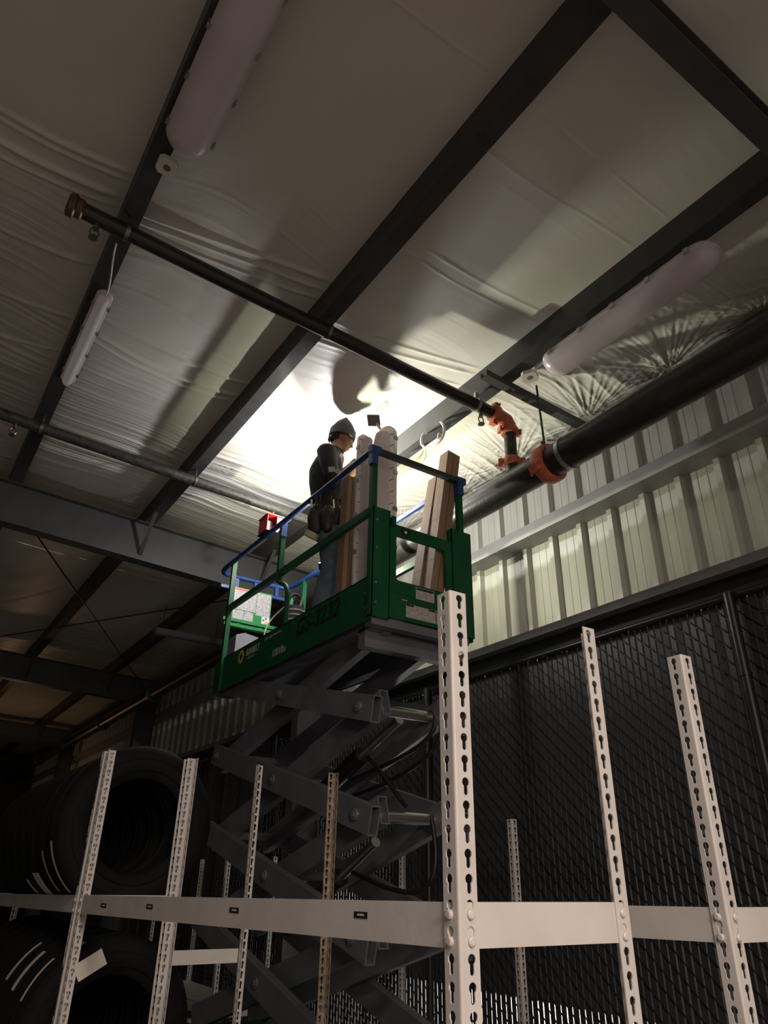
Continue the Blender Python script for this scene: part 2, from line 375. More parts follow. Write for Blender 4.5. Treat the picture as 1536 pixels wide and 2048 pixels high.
# dim light fixtures, ducts in the far dark
for k, (x, y) in enumerate(((3.2, 9.85),)):
    u = thing('strip_light', (x, y, zr(x, 3.2)), 'unlit strip light hanging in the dark beyond the grey rafter', 'light')
    mb = MB(); mb.box((x-.5, y-.06, zr(x,3.2)), (x+.5, y+.06, zr(x,3.2)+.07)); part('body', mb, 'grey', u)
    mb = MB(); mb.box((x-.48, y-.045, zr(x,3.2)-.012), (x+.48, y+.045, zr(x,3.2))); part('diffuser', mb, 'grey', u)
    for s in (-.4, .4):
        mb = MB(); mb.tube([(x+s, y, zr(x,3.2)+.06), (x+s, y, zr(x,3.62))], .005, 6); part('hanger_rod', mb, 'pipe', u)

# ---- corrugated wall panels, girts, fence
wall = thing('wall_right', (EAVE, 8, 1.6), 'white corrugated metal wall lit yellow-green by the work lamp', None, kind='structure')
pitch = .305; hR = .042
prof = [(0,0),(.040,0),(.044,.003),(.064,.003),(.068,0),(.118,0),(.122,.003),(.142,.003),(.146,0),(.212,0),(.228,hR),(.272,hR),(.288,0),(pitch,0),(pitch,-.004),(0,-.004)]
mb = MB(); mb.prism([(a,b) for a, b in prof], (0,0,0), (0,1,0), (-1,0,0), (0,0,1.88))
pme = mesh_of(mb, 'panel'); pme.materials.append(MT['panel'])
for i in range(86): inst('panel', pme, wall, (EAVE, -.20+i*pitch, 1.60))
GX = 3.97
def girt(z, hh, m_, label, extra=False):
    mb = MB(); pf = [(0,0),(.195,0),(.195,.003),(.003,.003),(.003,hh),(.03,hh),(.03,hh+.003),(0,hh+.003)]
    mb.prism(pf, (GX, -5, z), (1,0,0), (0,0,1), (0,31,0))
    return solo('girt', mb, m_, label, 'beam', (GX, 10, z), group='wall girts')
girt(2.575, .105, 'girt', 'upper grey steel girt across the corrugated wall')
girt(1.715, .06, 'darkgirt', 'lower grey steel girt at the bottom edge of the corrugated wall')
mb = MB(); mb.box((4.06, -5, 1.60), (4.13, 26, 1.715)); solo('trim_2', mb, 'fpost', 'black header strip above the slatted fence', None, (4.09, 10, 1.6), kind='structure')
fence = thing('slat_fence', (4.08, 8, -H), 'black chain link fence filled with vertical privacy slats', 'fence')
mb = MB(); mb.box((-.003, -.0195, 0), (.003, .0195, 3.16)); sme = mesh_of(mb, 'slat'); sme.materials.append(MT['slat'])
FP = .052; FY0 = 1.25; NF = 290
for i in range(NF):
    o = inst('slat', sme, fence, (4.08, FY0+i*FP, -1.56), math.radians(random.uniform(-9, 9)))
mb = MB()
for i in range(NF):
    y = FY0+i*FP
    if y > 13: break
    for k in range(32):
        z = -1.58+k*.1+(.05 if i % 2 else 0)
        a = V((4.072, y-.026, z)); b = V((4.072, y+.026, z+.05)); mid = (a+b)/2+V((-.004,0,0))
        mb.tube([a, mid, b], .0038, 4, False)
w_ = part('chain_link', mb, 'wire', fence); w_['kind'] = 'stuff'
for y in (2.24, 5.3, 8.4, 11.4):
    mb = MB(); mb.tube([(4.02, y, -H), (4.02, y, 1.60)], .031, 14); p_ = part('post', mb, 'fpost', fence, True)
    for z in (-.9, .2, 1.1):
        mb = MB(); mb.tube([(4.02, y, z-.012), (4.02, y, z+.012)], .036, 14); part('band', mb, 'fpost', p_, True)
mb = MB(); mb.tube([(4.05, -2, 1.585), (4.05, 14, 1.585)], .02, 10); part('top_rail', mb, 'fpost', fence, True)

# ================================================================== SPRINKLER PIPES
PX = 3.3
main = thing('sprinkler_main', (PX, 3, 2.5), 'thick black sprinkler main pipe running along the corrugated wall', 'pipe')
R8 = .112; zm = lambda y: 2.60
mb = MB(); mb.tube([(PX, -3, 2.60), (PX, 2.86, 2.60)], R8, 32); part('pipe_run', mb, 'pipe', main, True)
mb = MB(); mb.tube([(PX, 2.96, 2.60), (PX, 9.8, 2.60)], R8*.98, 32); mb.tube([(PX, 9.8, 2.60), (PX, 25.5, 2.60)], R8*.98, 20); part('pipe_run', mb, 'pipe', main, True)
cp = MB(); cp.lathe([(.100,-.045),(.135,-.045),(.142,-.03),(.142,.03),(.135,.045),(.100,.045)], (PX, 2.91, 2.60), (0,1,0), 36)
cpo = part('coupling', cp, 'orange', main, True, 'orange grooved coupling ring')
for s in (-1, 1):
    c_ = V((PX, 2.91, 2.60))+V((s*.86, 0, s*.5)).normalized()*.16*s*s if False else V((PX+s*.14, 2.91, 2.60+s*.075))
    mb = MB(); mb.obox(c_, (.06, .07, .05), (s*.86, 0, s*.5), (0,1,0)); mb.tube([c_+V((-.02,-.06,.03)), c_+V((.02,.06,-.03))], .012, 8); part('bolt_pad', mb, 'orange', cpo)
mb = MB(); mb.lathe([(R8+.001,-.016),(R8+.006,-.016),(R8+.006,.016),(R8+.001,.016)], (PX, 2.74, 2.60), (0,1,0), 32); hg = part('hanger_ring', mb, 'zinc', main, True)
mb = MB(); mb.tube([(PX, 2.74, 2.71), (PX, 2.9, 2.79)], .005, 6); mb.tube([(PX, 2.93, 2.72), (PX, 2.95, 3.30)], .008, 8); mb.tube([(PX, 2.945, 2.77), (PX, 2.945, 2.80)], .016, 6); part('hanger_rod', mb, 'strut', main)
for y in (11.5, 14.5, 17.5, 20.5):
    mb = MB(); mb.lathe([(.10,-.04),(.14,-.04),(.14,.04),(.10,.04)], (PX, y, 2.60), (0,1,0), 20); part('coupling', mb, 'pipe', main, True)
# riser nipple with elbow from the branch line
BY = 3.27
zb1 = lambda x: 3.318-RS*x
br = thing('sprinkler_branch', (1.6, BY, 3.2), 'black branch sprinkler pipe with orange elbow and capped end', 'pipe')
mb = MB(); mb.tube([(.085, BY, zb1(.085)), (3.2, BY, zb1(3.2))], .047, 24); part('pipe_run', mb, 'pipe', br, True)
e0 = V((3.21, BY, zb1(3.21)))
el = [V((3.13, BY, zb1(3.13))), V((3.22, BY, zb1(3.22))), V((3.275, BY, zb1(3.27)-.012)), V((3.30, BY, zb1(3.3)-.05)), V((3.305, BY, 3.055))]
mb = MB(); mb.tube(el, [.056,.056,.058,.058,.056], 20); eo = part('elbow', mb, 'orange', br, True, 'orange grooved elbow')
for c_, ax in ((V((3.165, BY, zb1(3.165))), V((1,0,-RS))), (V((3.305, BY, 3.07)), V((0,0,1)))):
    mb = MB(); mb.lathe([(.045,-.028),(.064,-.028),(.070,-.016),(.070,.016),(.064,.028),(.045,.028)], c_, ax, 24); co = part('coupling', mb, 'orange', br, True)
    for s in (-1, 1):
        sd = ax.cross(V((.3,1,.2))).normalized()*s*.072
        mb = MB(); mb.obox(c_+sd, (.035, .045, .05), sd, ax); mb.tube([c_+sd+sd.cross(ax).normalized()*.05, c_+sd-sd.cross(ax).normalized()*.05], .008, 6); part('bolt_pad', mb, 'orange', co)
mb = MB(); mb.tube([(3.305, BY, 3.05), (3.305, BY, 2.70)], .046, 20); part('riser', mb, 'rustpipe', br, True)
mb = MB(); mb.lathe([(.045,-.03),(.064,-.03),(.071,-.015),(.071,.015),(.064,.03),(.045,.03)], (3.305, BY, 2.795), (0,0,1), 24); co = part('coupling', mb, 'orange', br, True)
for s in (-1, 1):
    mb = MB(); mb.obox((3.305+s*.06, BY-s*.05, 2.795), (.045, .04, .05), (.8,-.6,0), (.6,.8,0)); mb.tube([(3.305+s*.07, BY-s*.10, 2.79), (3.305+s*.06, BY+s*.02, 2.80)], .009, 6); part('bolt_pad', mb, 'orange', co)
mb = MB(); mb.lathe([(.0,-.05),(.05,-.05),(.066,-.04),(.07,-.01),(.058,.0),(.058,.03),(.047,.04)], (.075, BY, zb1(.075)), (1,0,-RS), 22); part('end_cap', mb, 'cap', br, True, 'ochre painted end cap')
def sprinkler(x, y, ztop, parent):
    mb = MB(); mb.tube([(x, y, ztop), (x, y, ztop-.035)], .014, 10); mb.tube([(x, y, ztop-.03), (x, y, ztop-.045)], .018, 6)
    mb.tube(bez((x-.012,y,ztop-.045),(x-.03,y,ztop-.06),(x-.03,y,ztop-.09),(x,y,ztop-.105),8), .005, 6)
    mb.tube(bez((x+.012,y,ztop-.045),(x+.03,y,ztop-.06),(x+.03,y,ztop-.09),(x,y,ztop-.105),8), .005, 6)
    mb.tube([(x,y,ztop-.105),(x,y,ztop-.112)], .026, 14); part('sprinkler_head', mb, 'brass', parent, True)
sprinkler(.195, BY, zb1(.195)-.045, br); sprinkler(3.02, BY, zb1(3.02)-.045, br)
for x, col in ((2.985, 'zinc'), (.36, 'brass'), (1.70, 'brass')):
    mb = MB(); mb.lathe([(.049,-.012),(.053,-.012),(.053,.012),(.049,.012)], (x, BY, zb1(x)), (1,0,-RS), 24)
    mb.tube([(x, BY, zb1(x)+.05), (x, BY, zb1(x)+.125)], .006, 8); mb.obox((x, BY, zb1(x)+.085), (.03,.02,.05)); part('pipe_hanger', mb, col, br, True)
BY2 = 5.71
b2 = thing('sprinkler_branch', (1.5, BY2, 3.2), 'farther branch sprinkler pipe passing behind the red bin', 'pipe')
mb = MB(); mb.tube([(-3, BY2, zb1(-3)), (3.25, BY2, zb1(3.25))], .047, 20); part('pipe_run', mb, 'rustpipe', b2, True)
mb = MB(); mb.tube([(3.25, BY2, zb1(3.25)), (3.3, BY2, zb1(3.3)-.04), (3.3, BY2, 2.68)], .05, 16); part('elbow', mb, 'orange', b2, True)
for x in (.17, 2.5): sprinkler(x, BY2, zb1(x)-.045, b2)
for x in (.36, 1.70, 3.05):
    mb = MB(); mb.lathe([(.049,-.012),(.053,-.012),(.053,.012),(.049,.012)], (x, BY2, zb1(x)), (1,0,-RS), 20); mb.tube([(x, BY2, zb1(x)+.05), (x, BY2, zb1(x)+.125)], .006, 8); part('pipe_hanger', mb, 'brass', b2, True)
# steel channel carrying the main's hanger rod
mb = MB(); pf = [(-.033,0),(.033,0),(.033,.05),(.03,.05),(.03,.003),(-.03,.003),(-.03,.05),(-.033,.05)]
mb.prism(pf, (2.84, 3.02, 3.22), (0,1,0), (0,0,1), (1.06, 0, -.05)); solo('steel_channel', mb, 'strut', 'short dark steel channel spanning from purlin to eave above the main pipe', 'beam', (3.37, 3.02, 3.17))
# loose conduit and wires under the purlin by the wall
cw = thing('loose_wiring', (2.98, 4.0, 3.2), 'looped white conduit with yellow wires hanging from a purlin', 'wiring')
zc = zr(3.0, 3.44)
mb = MB(); mb.tube(bez((3.0,3.72,zc-.01),(3.02,3.62,zc-.16),(3.0,3.78,zc-.24),(2.98,3.90,zc-.17),18)+bez((2.98,3.90,zc-.17),(2.97,3.95,zc-.13),(2.98,3.98,zc-.06),(3.0,3.95,zc-.0),8)[1:], .011, 10); part('conduit', mb, 'cable', cw, True)
mb = MB(); mb.tube([(3.0,3.735,zc-.12),(2.995,3.745,zc-.16)], .018, 10); part('connector', mb, 'zinc', cw, True)
mb = MB()
for k in range(4):
    mb.tube(bez((2.98,3.92,zc-.18),(2.96+.02*k,4.05+.03*k,zc-.30),(2.98,4.30,zc-.26+.02*k),(2.99,4.18+.05*k,zc-.14),14), .0035, 6)
mb.tube(bez((2.98,3.90,zc-.18),(2.99,3.85,zc-.33),(2.98,4.15,zc-.36),(2.99,4.28,zc-.18),14), .0035, 6); part('wires', mb, 'yellowwire', cw, True)

# ================================================================== LIGHT FIXTURES
def stadium(L, Wd, inset=0., n=10):
    r = Wd/2; s = L/2-r; pts = []
    rr = max(r-inset, .001)
    for k in range(n+1):
        a = math.pi*k/n; pts.append((rr*math.cos(a), s+rr*math.sin(a)))
    for k in range(1, 6): pts.append((-rr, s-2*s*k/6))
    for k in range(n+1):
        a = math.pi+math.pi*k/n; pts.append((rr*math.cos(a), -s+rr*math.sin(a)))
    for k in range(1, 6): pts.append((rr, -s+2*s*k/6))
    return pts
def shell(mb, L, Wd, layers, o, u, v, n_):
    """stack of stadium rings: layers = (inset, height)"""
    o = V(o); u = V(u); v = V(v); n_ = V(n_); rings = []
    for ins, h in layers: rings.append([o+u*p[0]+v*p[1]+n_*h for p in stadium(L, Wd, ins)])
    k = len(rings[0]); vs = [p for r in rings for p in r]; fs = []
    for i in range(len(rings)-1):
        for j in range(k): fs.append((i*k+j, i*k+(j+1) % k, (i+1)*k+(j+1) % k, (i+1)*k+j))
    fs += [tuple(range(k-1,-1,-1)), tuple((len(rings)-1)*k+j for j in range(k))]
    mb.add(vs, fs)
def fixture(name, o, v, n_, L, Wd, depth, label, lensmat='lens', hmat='housing', ribs=True, clips=5, group=None, lensw=.72):
    v = V(v).normalized(); n_ = V(n_); n_ = (n_-v*n_.dot(v)).normalized(); u = v.cross(n_)
    b = V(o)-v*(L/2) if abs(v.z) > .7 else V(o)
    t = thing(name, tuple(b), label, 'light', group)
    mb = MB(); shell(mb, L, Wd, [(.006,-.03),(0,-.022),(0,0),(.004,.004)], o, u, v, n_); part('housing', mb, hmat, t, True)
    r = Wd*lensw/2
    lay = [(Wd/2-r, .004)]+[(Wd/2-r*math.cos(a), .004+depth*math.sin(a)) for a in [math.pi/2*k/8*.98 for k in range(1, 9)]]
    mb = MB(); shell(mb, L-.01, Wd, lay, o, u, v, n_); part('lens', mb, lensmat, t, True)
    if ribs:
        nn = int(L/.10)
        for k in range(nn):
            yy = -L/2+Wd/2+ (L-Wd)*k/(nn-1)
            for s in (-1, 1):
                mb = MB(); mb.obox(V(o)+v*yy+u*s*(Wd/2-.03)+n_*.005, (.048, .004, .006), u, v); part('rib', mb, 'rib', t)
    for k in range(clips):
        yy = -L/2+L*(k+.5)/clips
        for s in (-1, 1):
            mb = MB(); mb.obox(V(o)+v*yy+u*s*(Wd/2+.002)+n_*(-.004), (.014, .03, .034), u, v); part('clip', mb, 'zinc', t)
    return t, u, v, n_
def bracket_plate(name, c, label, rz=.0, sz=.105):
    t = thing(name, c, label, 'bracket', 'end bracket plates')
    k = sz/2; q = .02; pl = [(-k+q,-k),(k-q,-k),(k,-k+q),(k,k-q),(k-q,k),(-k+q,k),(-k,k-q),(-k,-k+q)]
    cs, sn = math.cos(rz), math.sin(rz)
    mb = MB(); mb.prism(pl, c, (cs,sn,-RS), (-sn,cs,0), (0,0,.03)); part('plate', mb, 'plate', t)
    mb = MB(); mb.tube([(c[0],c[1],c[2]-.002),(c[0],c[1],c[2]+.01)], .02, 16); part('knockout', mb, 'hole', t)
    return t
dn = V((-RS,0,-1))
fixture('wide_light_fixture', (.445, 1.82, zr(.445,3.36)), (0,1,0), dn, 1.62, .235, .085, 'large unlit tubular light fixture in mauve plastic at upper left', 'wrap', 'wrap', False, 6, 'wrapped light fixtures', .96)
fixture('wide_light_fixture', (3.07, 1.98, zr(3.07,3.28)), (0,1,0), dn, 1.30, .225, .085, 'large unlit tubular light fixture in mauve plastic near the wall', 'wrap', 'wrap', False, 5, 'wrapped light fixtures', .96)
for x, y, z in ((3.07,1.6,.07),(3.07,2.4,.07)): pass
fixture('narrow_light_fixture', (.40, 4.51, zr(.40,3.41)), (0,1,0), dn, 1.15, .105, .06, 'narrow white light fixture under the leftmost purlin', 'lens', 'housing', False, 4)
bracket_plate('bracket_plate', (.412, 2.76, zr(.412,3.36)), 'small white bracket plate with round hole past the upper left fixture')
bracket_plate('bracket_plate', (3.03, 2.76, 3.13), 'small white bracket plate with round hole near the wall fixture', .5)
mb = MB(); mb.tube(bez((.40,3.94,zr(.4,3.40)),(.41,3.80,zr(.4,3.34)),(.35,3.65,zr(.4,3.42)),(.34,3.50,zr(.4,3.43)),12), .006, 8); solo('supply_cable', mb, 'cable', 'thin pale cable leaving the narrow light fixture', 'cable')
mb = MB(); mb.tube(bez((3.04,2.75,3.16),(3.06,2.66,3.22),(3.02,2.60,3.16),(3.05,2.50,3.24),12), .008, 8); solo('supply_cable', mb, 'cable', 'short white cable above the wall-side bracket plate', 'cable')

# ================================================================== RACKS
def keypost(hgt, top):
    """slotted angle post: corner at origin, flanges along +x and +y, origin at foot"""
    P = .0381; Wf = .040; t = .0024; r0 = .005
    hole = []
    for k in range(10):
        a = math.radians(-58+296*k/9); hole.append((.0080*math.cos(a), .0055+.0080*math.sin(a)))
    for k in range(4):
        a = math.radians(190+160*k/3); hole.append((.0044*math.cos(a), -.0125+.0044*math.sin(a)))
    cu = .0235; w0 = r0; w1 = Wf; verts = []; faces = []
    mb = MB(); n = int(hgt/P)
    def cell(zc, z0, z1, has):
        rect = [(w1-cu, z1-zc), (w0-cu, z1-zc), (w0-cu, z0-zc), (w1-cu, z0-zc)]
        for flip in (0, 1):
            def mk(uv, d): return (uv[0]+cu, d, uv[1]+zc) if not flip else (d, uv[0]+cu, uv[1]+zc)
            if not has:
                vs = [mk(p, 0) for p in rect]+[mk(p, t) for p in rect]; mb.add(vs, [(0,1,2,3),(4,5,6,7),(0,3,7,4),(1,2,6,5)]); continue
            pr = []
            for hx, hz in hole:
                k = min([(w1-cu)/hx if hx > 1e-6 else 1e9, (w0-cu)/hx if hx < -1e-6 else 1e9, (z1-zc)/hz if hz > 1e-6 else 1e9, (z0-zc)/hz if hz < -1e-6 else 1e9])
                pr.append((hx*k, hz*k))
            m_ = len(hole); vs = []; fs = []
            for d in (0, t): vs += [mk(p, d) for p in hole]+[mk(p, d) for p in pr]+[mk(p, d) for p in rect]
            N = 2*m_+4
            def side(p):
                e = 1e-7
                if abs(p[0]-(w1-cu)) < e: return 3
                if abs(p[1]-(z1-zc)) < e: return 0
                if abs(p[0]-(w0-cu)) < e: return 1
                return 2
            for q in (0, 1):
                for i in range(m_):
                    j = (i+1) % m_; fs.append((q*N+i, q*N+j, q*N+m_+j, q*N+m_+i))
                    a, b = side(pr[i]), side(pr[j])
                    if a != b: fs.append((q*N+m_+i, q*N+m_+j, q*N+2*m_+{(3,0):0,(0,1):1,(1,2):2,(2,3):3}.get((a,b), 0)))
            for i in range(m_): fs.append((i, (i+1) % m_, N+(i+1) % m_, N+i))
            # outer edge
            vs += [mk((w1-cu, z0-zc), 0), mk((w1-cu, z1-zc), 0), mk((w1-cu, z0-zc), t), mk((w1-cu, z1-zc), t)]; k0 = 2*N; fs.append((k0, k0+1, k0+3, k0+2))
            mb.add(vs, fs)
    z = hgt
    for k in range(n):
        cell(z-P*.5, z-P, z, True); z -= P
    # fold
    seg = 5; arc0 = [(r0-r0*math.cos(math.pi/2*i/seg), r0-r0*math.sin(math.pi/2*i/seg)) for i in range(seg+1)]
    ri = r0-t; arc1 = [(r0-ri*math.cos(math.pi/2*i/seg), r0-ri*math.sin(math.pi/2*i/seg)) for i in range(seg+1)]
    zb = hgt-n*P
    for i in range(seg):
        a, b, c, d = arc0[i], arc0[i+1], arc1[i], arc1[i+1]
        mb.add([(*a,zb),(*b,zb),(*b,hgt),(*a,hgt)], [(0,1,2,3)]); mb.add([(*c,zb),(*d,zb),(*d,hgt),(*c,hgt)], [(0,1,2,3)]); mb.add([(*a,hgt),(*b,hgt),(*d,hgt),(*c,hgt)], [(0,1,2,3)])
    mb.add([(r0,0,hgt),(Wf,0,hgt),(Wf,t,hgt),(r0,t,hgt)], [(0,1,2,3)]); mb.add([(0,r0,hgt),(0,Wf,hgt),(t,Wf,hgt),(t,r0,hgt)], [(0,1,2,3)])
    return mesh_of(mb, 'post')
TOP = .515
POST = keypost(TOP+H, 0); POST.materials.append(MT['rack'])
POSTW = POST.copy(); POSTW.materials.clear(); POSTW.materials.append(MT['rackold'])
POST2 = keypost(1.93, 0); POST2.materials.append(MT['rack'])
def beam(p, q, h, inward, m_, parent, lip=.028):
    p = V(p); q = V(q); pf = [(0,0),(0,-h),(lip,-h),(lip,-h+.002),(.002,-h+.002),(.002,-.012),(.016,-.012),(.016,-.002),(lip,-.002),(lip,0)]
    mb = MB(); mb.prism(pf, p, V(inward), (0,0,1), q-p); return part('beam', mb, m_, parent)
def rivets(parent, x, y, z, nrm):
    n_ = V(nrm)
    for dz in (-.0175, -.0556):
        c_ = V((x, y, z+dz)); mb = MB(); mb.tube([c_+n_*.0, c_+n_*.0035, c_+n_*.0055], [.0075,.0075,.005], 14); part('rivet', mb, 'stud', parent)
ZB = -.028; HB = .066
def rack(x0, x1, y0, y1, label, group='slotted storage racks', posts=None, levels=(ZB, -.86, -1.42), mts=('rack','rack','rack','rack'), me=None, top=TOP, full=False, drop=0.):
    r = thing('storage_rack', ((x0+x1)/2, (y0+y1)/2, -H), label, 'rack', group)
    for i, (x, y, a) in enumerate(((x0,y0,0),(x1,y0,math.pi/2),(x1,y1,math.pi),(x0,y1,-math.pi/2))):
        if posts and not posts[i]: continue
        inst('post', me or (POST if mts[i] == 'rack' else POSTW), r, (x, y, -H), a)
    t = .0026; zs = lambda z, y: z+drop-.0165*(y-1.03)
    for z in levels:
        za_, zb2 = (zs(z, y0), zs(z, y1)) if z == ZB else (z, z)      # the loaded top level hangs slightly out of true
        b = beam((x0+t, y0+.003, za_), (x0+t, y1-.003, zb2), HB, (1,0,0), 'rack', r)
        if z == ZB:
            for ya, yb, za, zb_ in ((1.307, 1.354, -0.063, -0.052), (1.902, 1.959, -0.076, -0.064), (2.571, 2.634, -0.09, -0.076), (3.109, 3.183, -0.103, -0.089)) if y0 < 2 and x0 < 1 else ():
                mb = MB(); mb.box((x0+t-.001, ya, za), (x0+t+.001, yb, zb_)); lb = part('sticker', mb, 'black', b)
                mb = MB(); mb.box((x0+t-.0014, ya+(yb-ya)*.25, za+(zb_-za)*.35), (x0+t-.0009, yb-(yb-ya)*.25, zb_-(zb_-za)*.3)); part('sticker_print', mb, 'pale', lb)
        if z != ZB or full: beam((x1-t, y0+.003, za_), (x1-t, y1-.003, zb2), HB, (-1,0,0), 'rack', r)
        beam((x0+.003, y0+t, za_), (x1-.003, y0+t, za_), HB, (0,1,0), 'rack', r)
        if z != ZB or full: beam((x0+.003, y1-t, zb2), (x1-.003, y1-t, zb2), HB, (0,-1,0), 'rack', r)
        if z == ZB:
            for x, y, n_ in ((x0+.0235,y0,(0,-1,0)),(x1-.0235,y0,(0,-1,0)),(x0,y0+.0235,(-1,0,0)),(x0,y1-.0235,(-1,0,0))): rivets(r, x, y, zs(z, y), n_)
    return r
rk1 = rack(.842, 1.262, 1.03, 3.52, 'pale slotted rack with the tall post in the centre foreground')
rk2 = rack(1.580, 2.045, 1.035, 3.52, 'second pale slotted rack whose front post stands at far right', drop=-.010, mts=('rack','rack','rackold','rack'))
rk3 = rack(.842, 1.262, 3.565, 7.3, 'rear slotted rack holding the tires at left', full=True)
mb = MB(); mb.box((1.264, 3.518, -.335), (1.578, 3.530, -.280)); solo('rack_tie', mb, 'rack', 'short pale crosspiece tying the two front racks together', 'beam')
# shorter racks behind the lift
def smallrack(x0, x1, y0, y1, top, label, skip=None):
    r = thing('storage_rack', ((x0+x1)/2, (y0+y1)/2, -H), label, 'rack', 'slotted storage racks')
    for i, (x, y, a) in enumerate(((x0,y0,0),(x1,y0,math.pi/2),(x1,y1,math.pi),(x0,y1,-math.pi/2))):
        if i != skip: inst('post', POST2, r, (x, y, -H+(top+H-1.93)), a)
    for z in (-1.0,):
        beam((x0, y0, z), (x0, y1, z), HB, (1,0,0), 'rack', r); beam((x1, y0, z), (x1, y1, z), HB, (-1,0,0), 'rack', r)
        beam((x0, y0, z), (x1, y0, z), HB, (0,1,0), 'rack', r); beam((x0, y1, z), (x1, y1, z), HB, (0,-1,0), 'rack', r)
    mb = MB(); mb.box((x0+.03, y0+.03, z-.0), (x1-.03, y1-.03, z+.012)); part('shelf', mb, 'rack', r)
    return r
smallrack(3.22, 3.97, 3.42, 5.6, .345, 'pale slotted rack standing between the lift and the fence', skip=1)
smallrack(2.93, 3.45, 6.97, 8.9, .20, 'small pale slotted rack far behind the scissor arms')

# ================================================================== TIRES
def tireprof(R, r, Wd):
    h = Wd/2; return [(r,-h*.78),(r+.012,-h*.86),(r+.06,-h*1.02),(R-.05,-h*.98),(R-.018,-h*.86),(R-.004,-h*.72),(R-.001,-h*.60),(R-.012,-h*.57),(R-.012,-h*.50),(R,-h*.47),(R,-h*.2),(R-.012,-h*.17),(R-.012,-h*.10),(R,-h*.07),
          (R,h*.07),(R-.012,h*.10),(R-.012,h*.17),(R,h*.2),(R,h*.47),(R-.012,h*.50),(R-.012,h*.57),(R-.001,h*.60),(R-.004,h*.72),(R-.018,h*.86),(R-.05,h*.98),(R-.004-.046,h*.985),(r+.06,h*1.02),(r+.012,h*.86),(r,h*.78),(r+.02,h*.55),(R-.03,h*.5),(R-.03,-h*.5),(r+.02,-h*.55),(r,-h*.78)]
TR, Tr, TW = .355, .205, .235
mb = MB(); mb.lathe(tireprof(TR, Tr, TW), (0,0,0), (0,1,0), 64)
TIRE = mesh_of(mb, 'carcass', smooth=True); TIRE.materials.append(MT['tire'])
def tire(c, label, axis='y', labels=(), group='tires on the rack'):
    t = thing('tire', (c[0], c[1], c[2]-(TR if axis == 'y' else TW/2)), label, 'tire', group)
    o = inst('carcass', TIRE, t, c)
    if axis == 'z': o.rotation_euler = (math.pi/2, 0, 0)
    for (a0, a1, y0, y1, m_) in labels:
        mb = MB()
        mb.lathe([(TR+.0035, y0*TW/2), (TR+.0035, y1*TW/2)], c, (0,1,0), 10, math.radians(a0), math.radians(a1), ref=(-1,0,0)); part('pale_strip', mb, m_, t, True)
    for k in range(2 if axis == 'y' else 0):   # moulded sidewall rings
        mb = MB(); mb.lathe([(Tr+.035+.05*k, -TW*.512),(Tr+.0375+.05*k, -TW*.516),(Tr+.040+.05*k, -TW*.512)], c, (0,1,0), 48); part('sidewall_ring', mb, 'tire', t, True)
    return t
zt = ZB-.075+math.sqrt(TR**2-.18**2)
ords = ['nearest', 'second', 'third', 'fourth', 'fifth', 'sixth', 'seventh', 'eighth']
lab_up = [[(-50, -12, -.45, -.12, 'paper'), (-10, 46, -.42, -.36, 'zinc')], [(-50, -18, -.75, -.5, 'paper'), (0, 50, -.3, -.24, 'zinc')], [(-60, -34, -.9, -.2, 'paper'), (-60, -34, -.1, .45, 'paper')], [(-55, -40, 0, .5, 'paper')], [], [], [], []]  # narrow zinc strips put silvery glints on the tread; paper ones are labels
for k in range(8):
    tire((1.062, 3.70+TW*1.03*k, zt+.01), f'{ords[k]} black tire of the upper row on the rear rack', labels=lab_up[k])
zt2 = -.86+math.sqrt(TR**2-.18**2)-.028
for k in range(8):
    tire((1.062, 3.70+TW*1.03*k, zt2+.01), f'{ords[k]} black tire of the lower row on the rear rack', labels=[[(20, 48, -.3, .0, 'paper'), (58, 66, -1.0, -.4, 'paper')], [(22, 50, -.4, .1, 'paper')], [(25, 55, -.5, -.1, 'paper')], [], [], [], [], []][k])
mb = MB(); mb.obox((.945, 3.572, -.325), (.12, .004, .065), (.86, 0, .5), (0,1,0)); tg = solo('paper_tag', mb, 'paper', 'pale paper tag stuck on the lower nearest tire', 'tag')
for k in range(4):
    tire((2.56, 2.82, -H+TW*(k+.5)), ['lowest', 'second lowest', 'second highest', 'topmost'][k]+' tire of the lying stack behind the front racks', 'z', group='lying stack of tires')
mb = MB(); mb.box((1.04, 3.5825, .0), (1.12, 3.5835, .012)); 

# ================================================================== SCISSOR LIFT
LIFT = thing('scissor_lift', (2.64, 4.8, -H), 'green and blue scissor lift raised high with grey folding arms', 'lift')
X0, X1, Y0, Y1 = 2.235, 3.05, 3.5, 5.78
dk = MB(); dk.box((X0+.01, Y0+.01, 1.53), (X1-.01, 6.15, 1.56)); part('deck', dk, 'liftgrey', LIFT)
mb = MB(); mb.box((X0, Y0, 1.42), (X0+.006, Y1+.25, 1.712)); mb.box((X0, Y0, 1.704), (X0+.03, Y1+.25, 1.712)); sp = part('side_panel', mb, 'green', LIFT)
mb = MB(); mb.box((X1-.006, Y0, 1.42), (X1, Y1+.25, 1.712)); part('side_panel', mb, 'green', LIFT)
mb = MB(); mb.box((X0+.006, Y0, 1.46), (X1, Y0+.008, 1.645)); part('front_plate', mb, 'green', LIFT)
mb = MB(); mb.box((2.30, Y0+.1, 1.40), (2.40, 6.0, 1.53)); mb.box((2.88, Y0+.1, 1.40), (2.98, 6.0, 1.53)); part('deck_beam', mb, 'liftgrey', LIFT)
mb = MB(); mb.box((2.255, Y0+.02, 1.40), (3.03, Y0+.09, 1.455)); mb.box((2.30, 3.66, 1.30), (3.0, 3.74, 1.42)); part('cross_member', mb, 'liftgrey', LIFT)
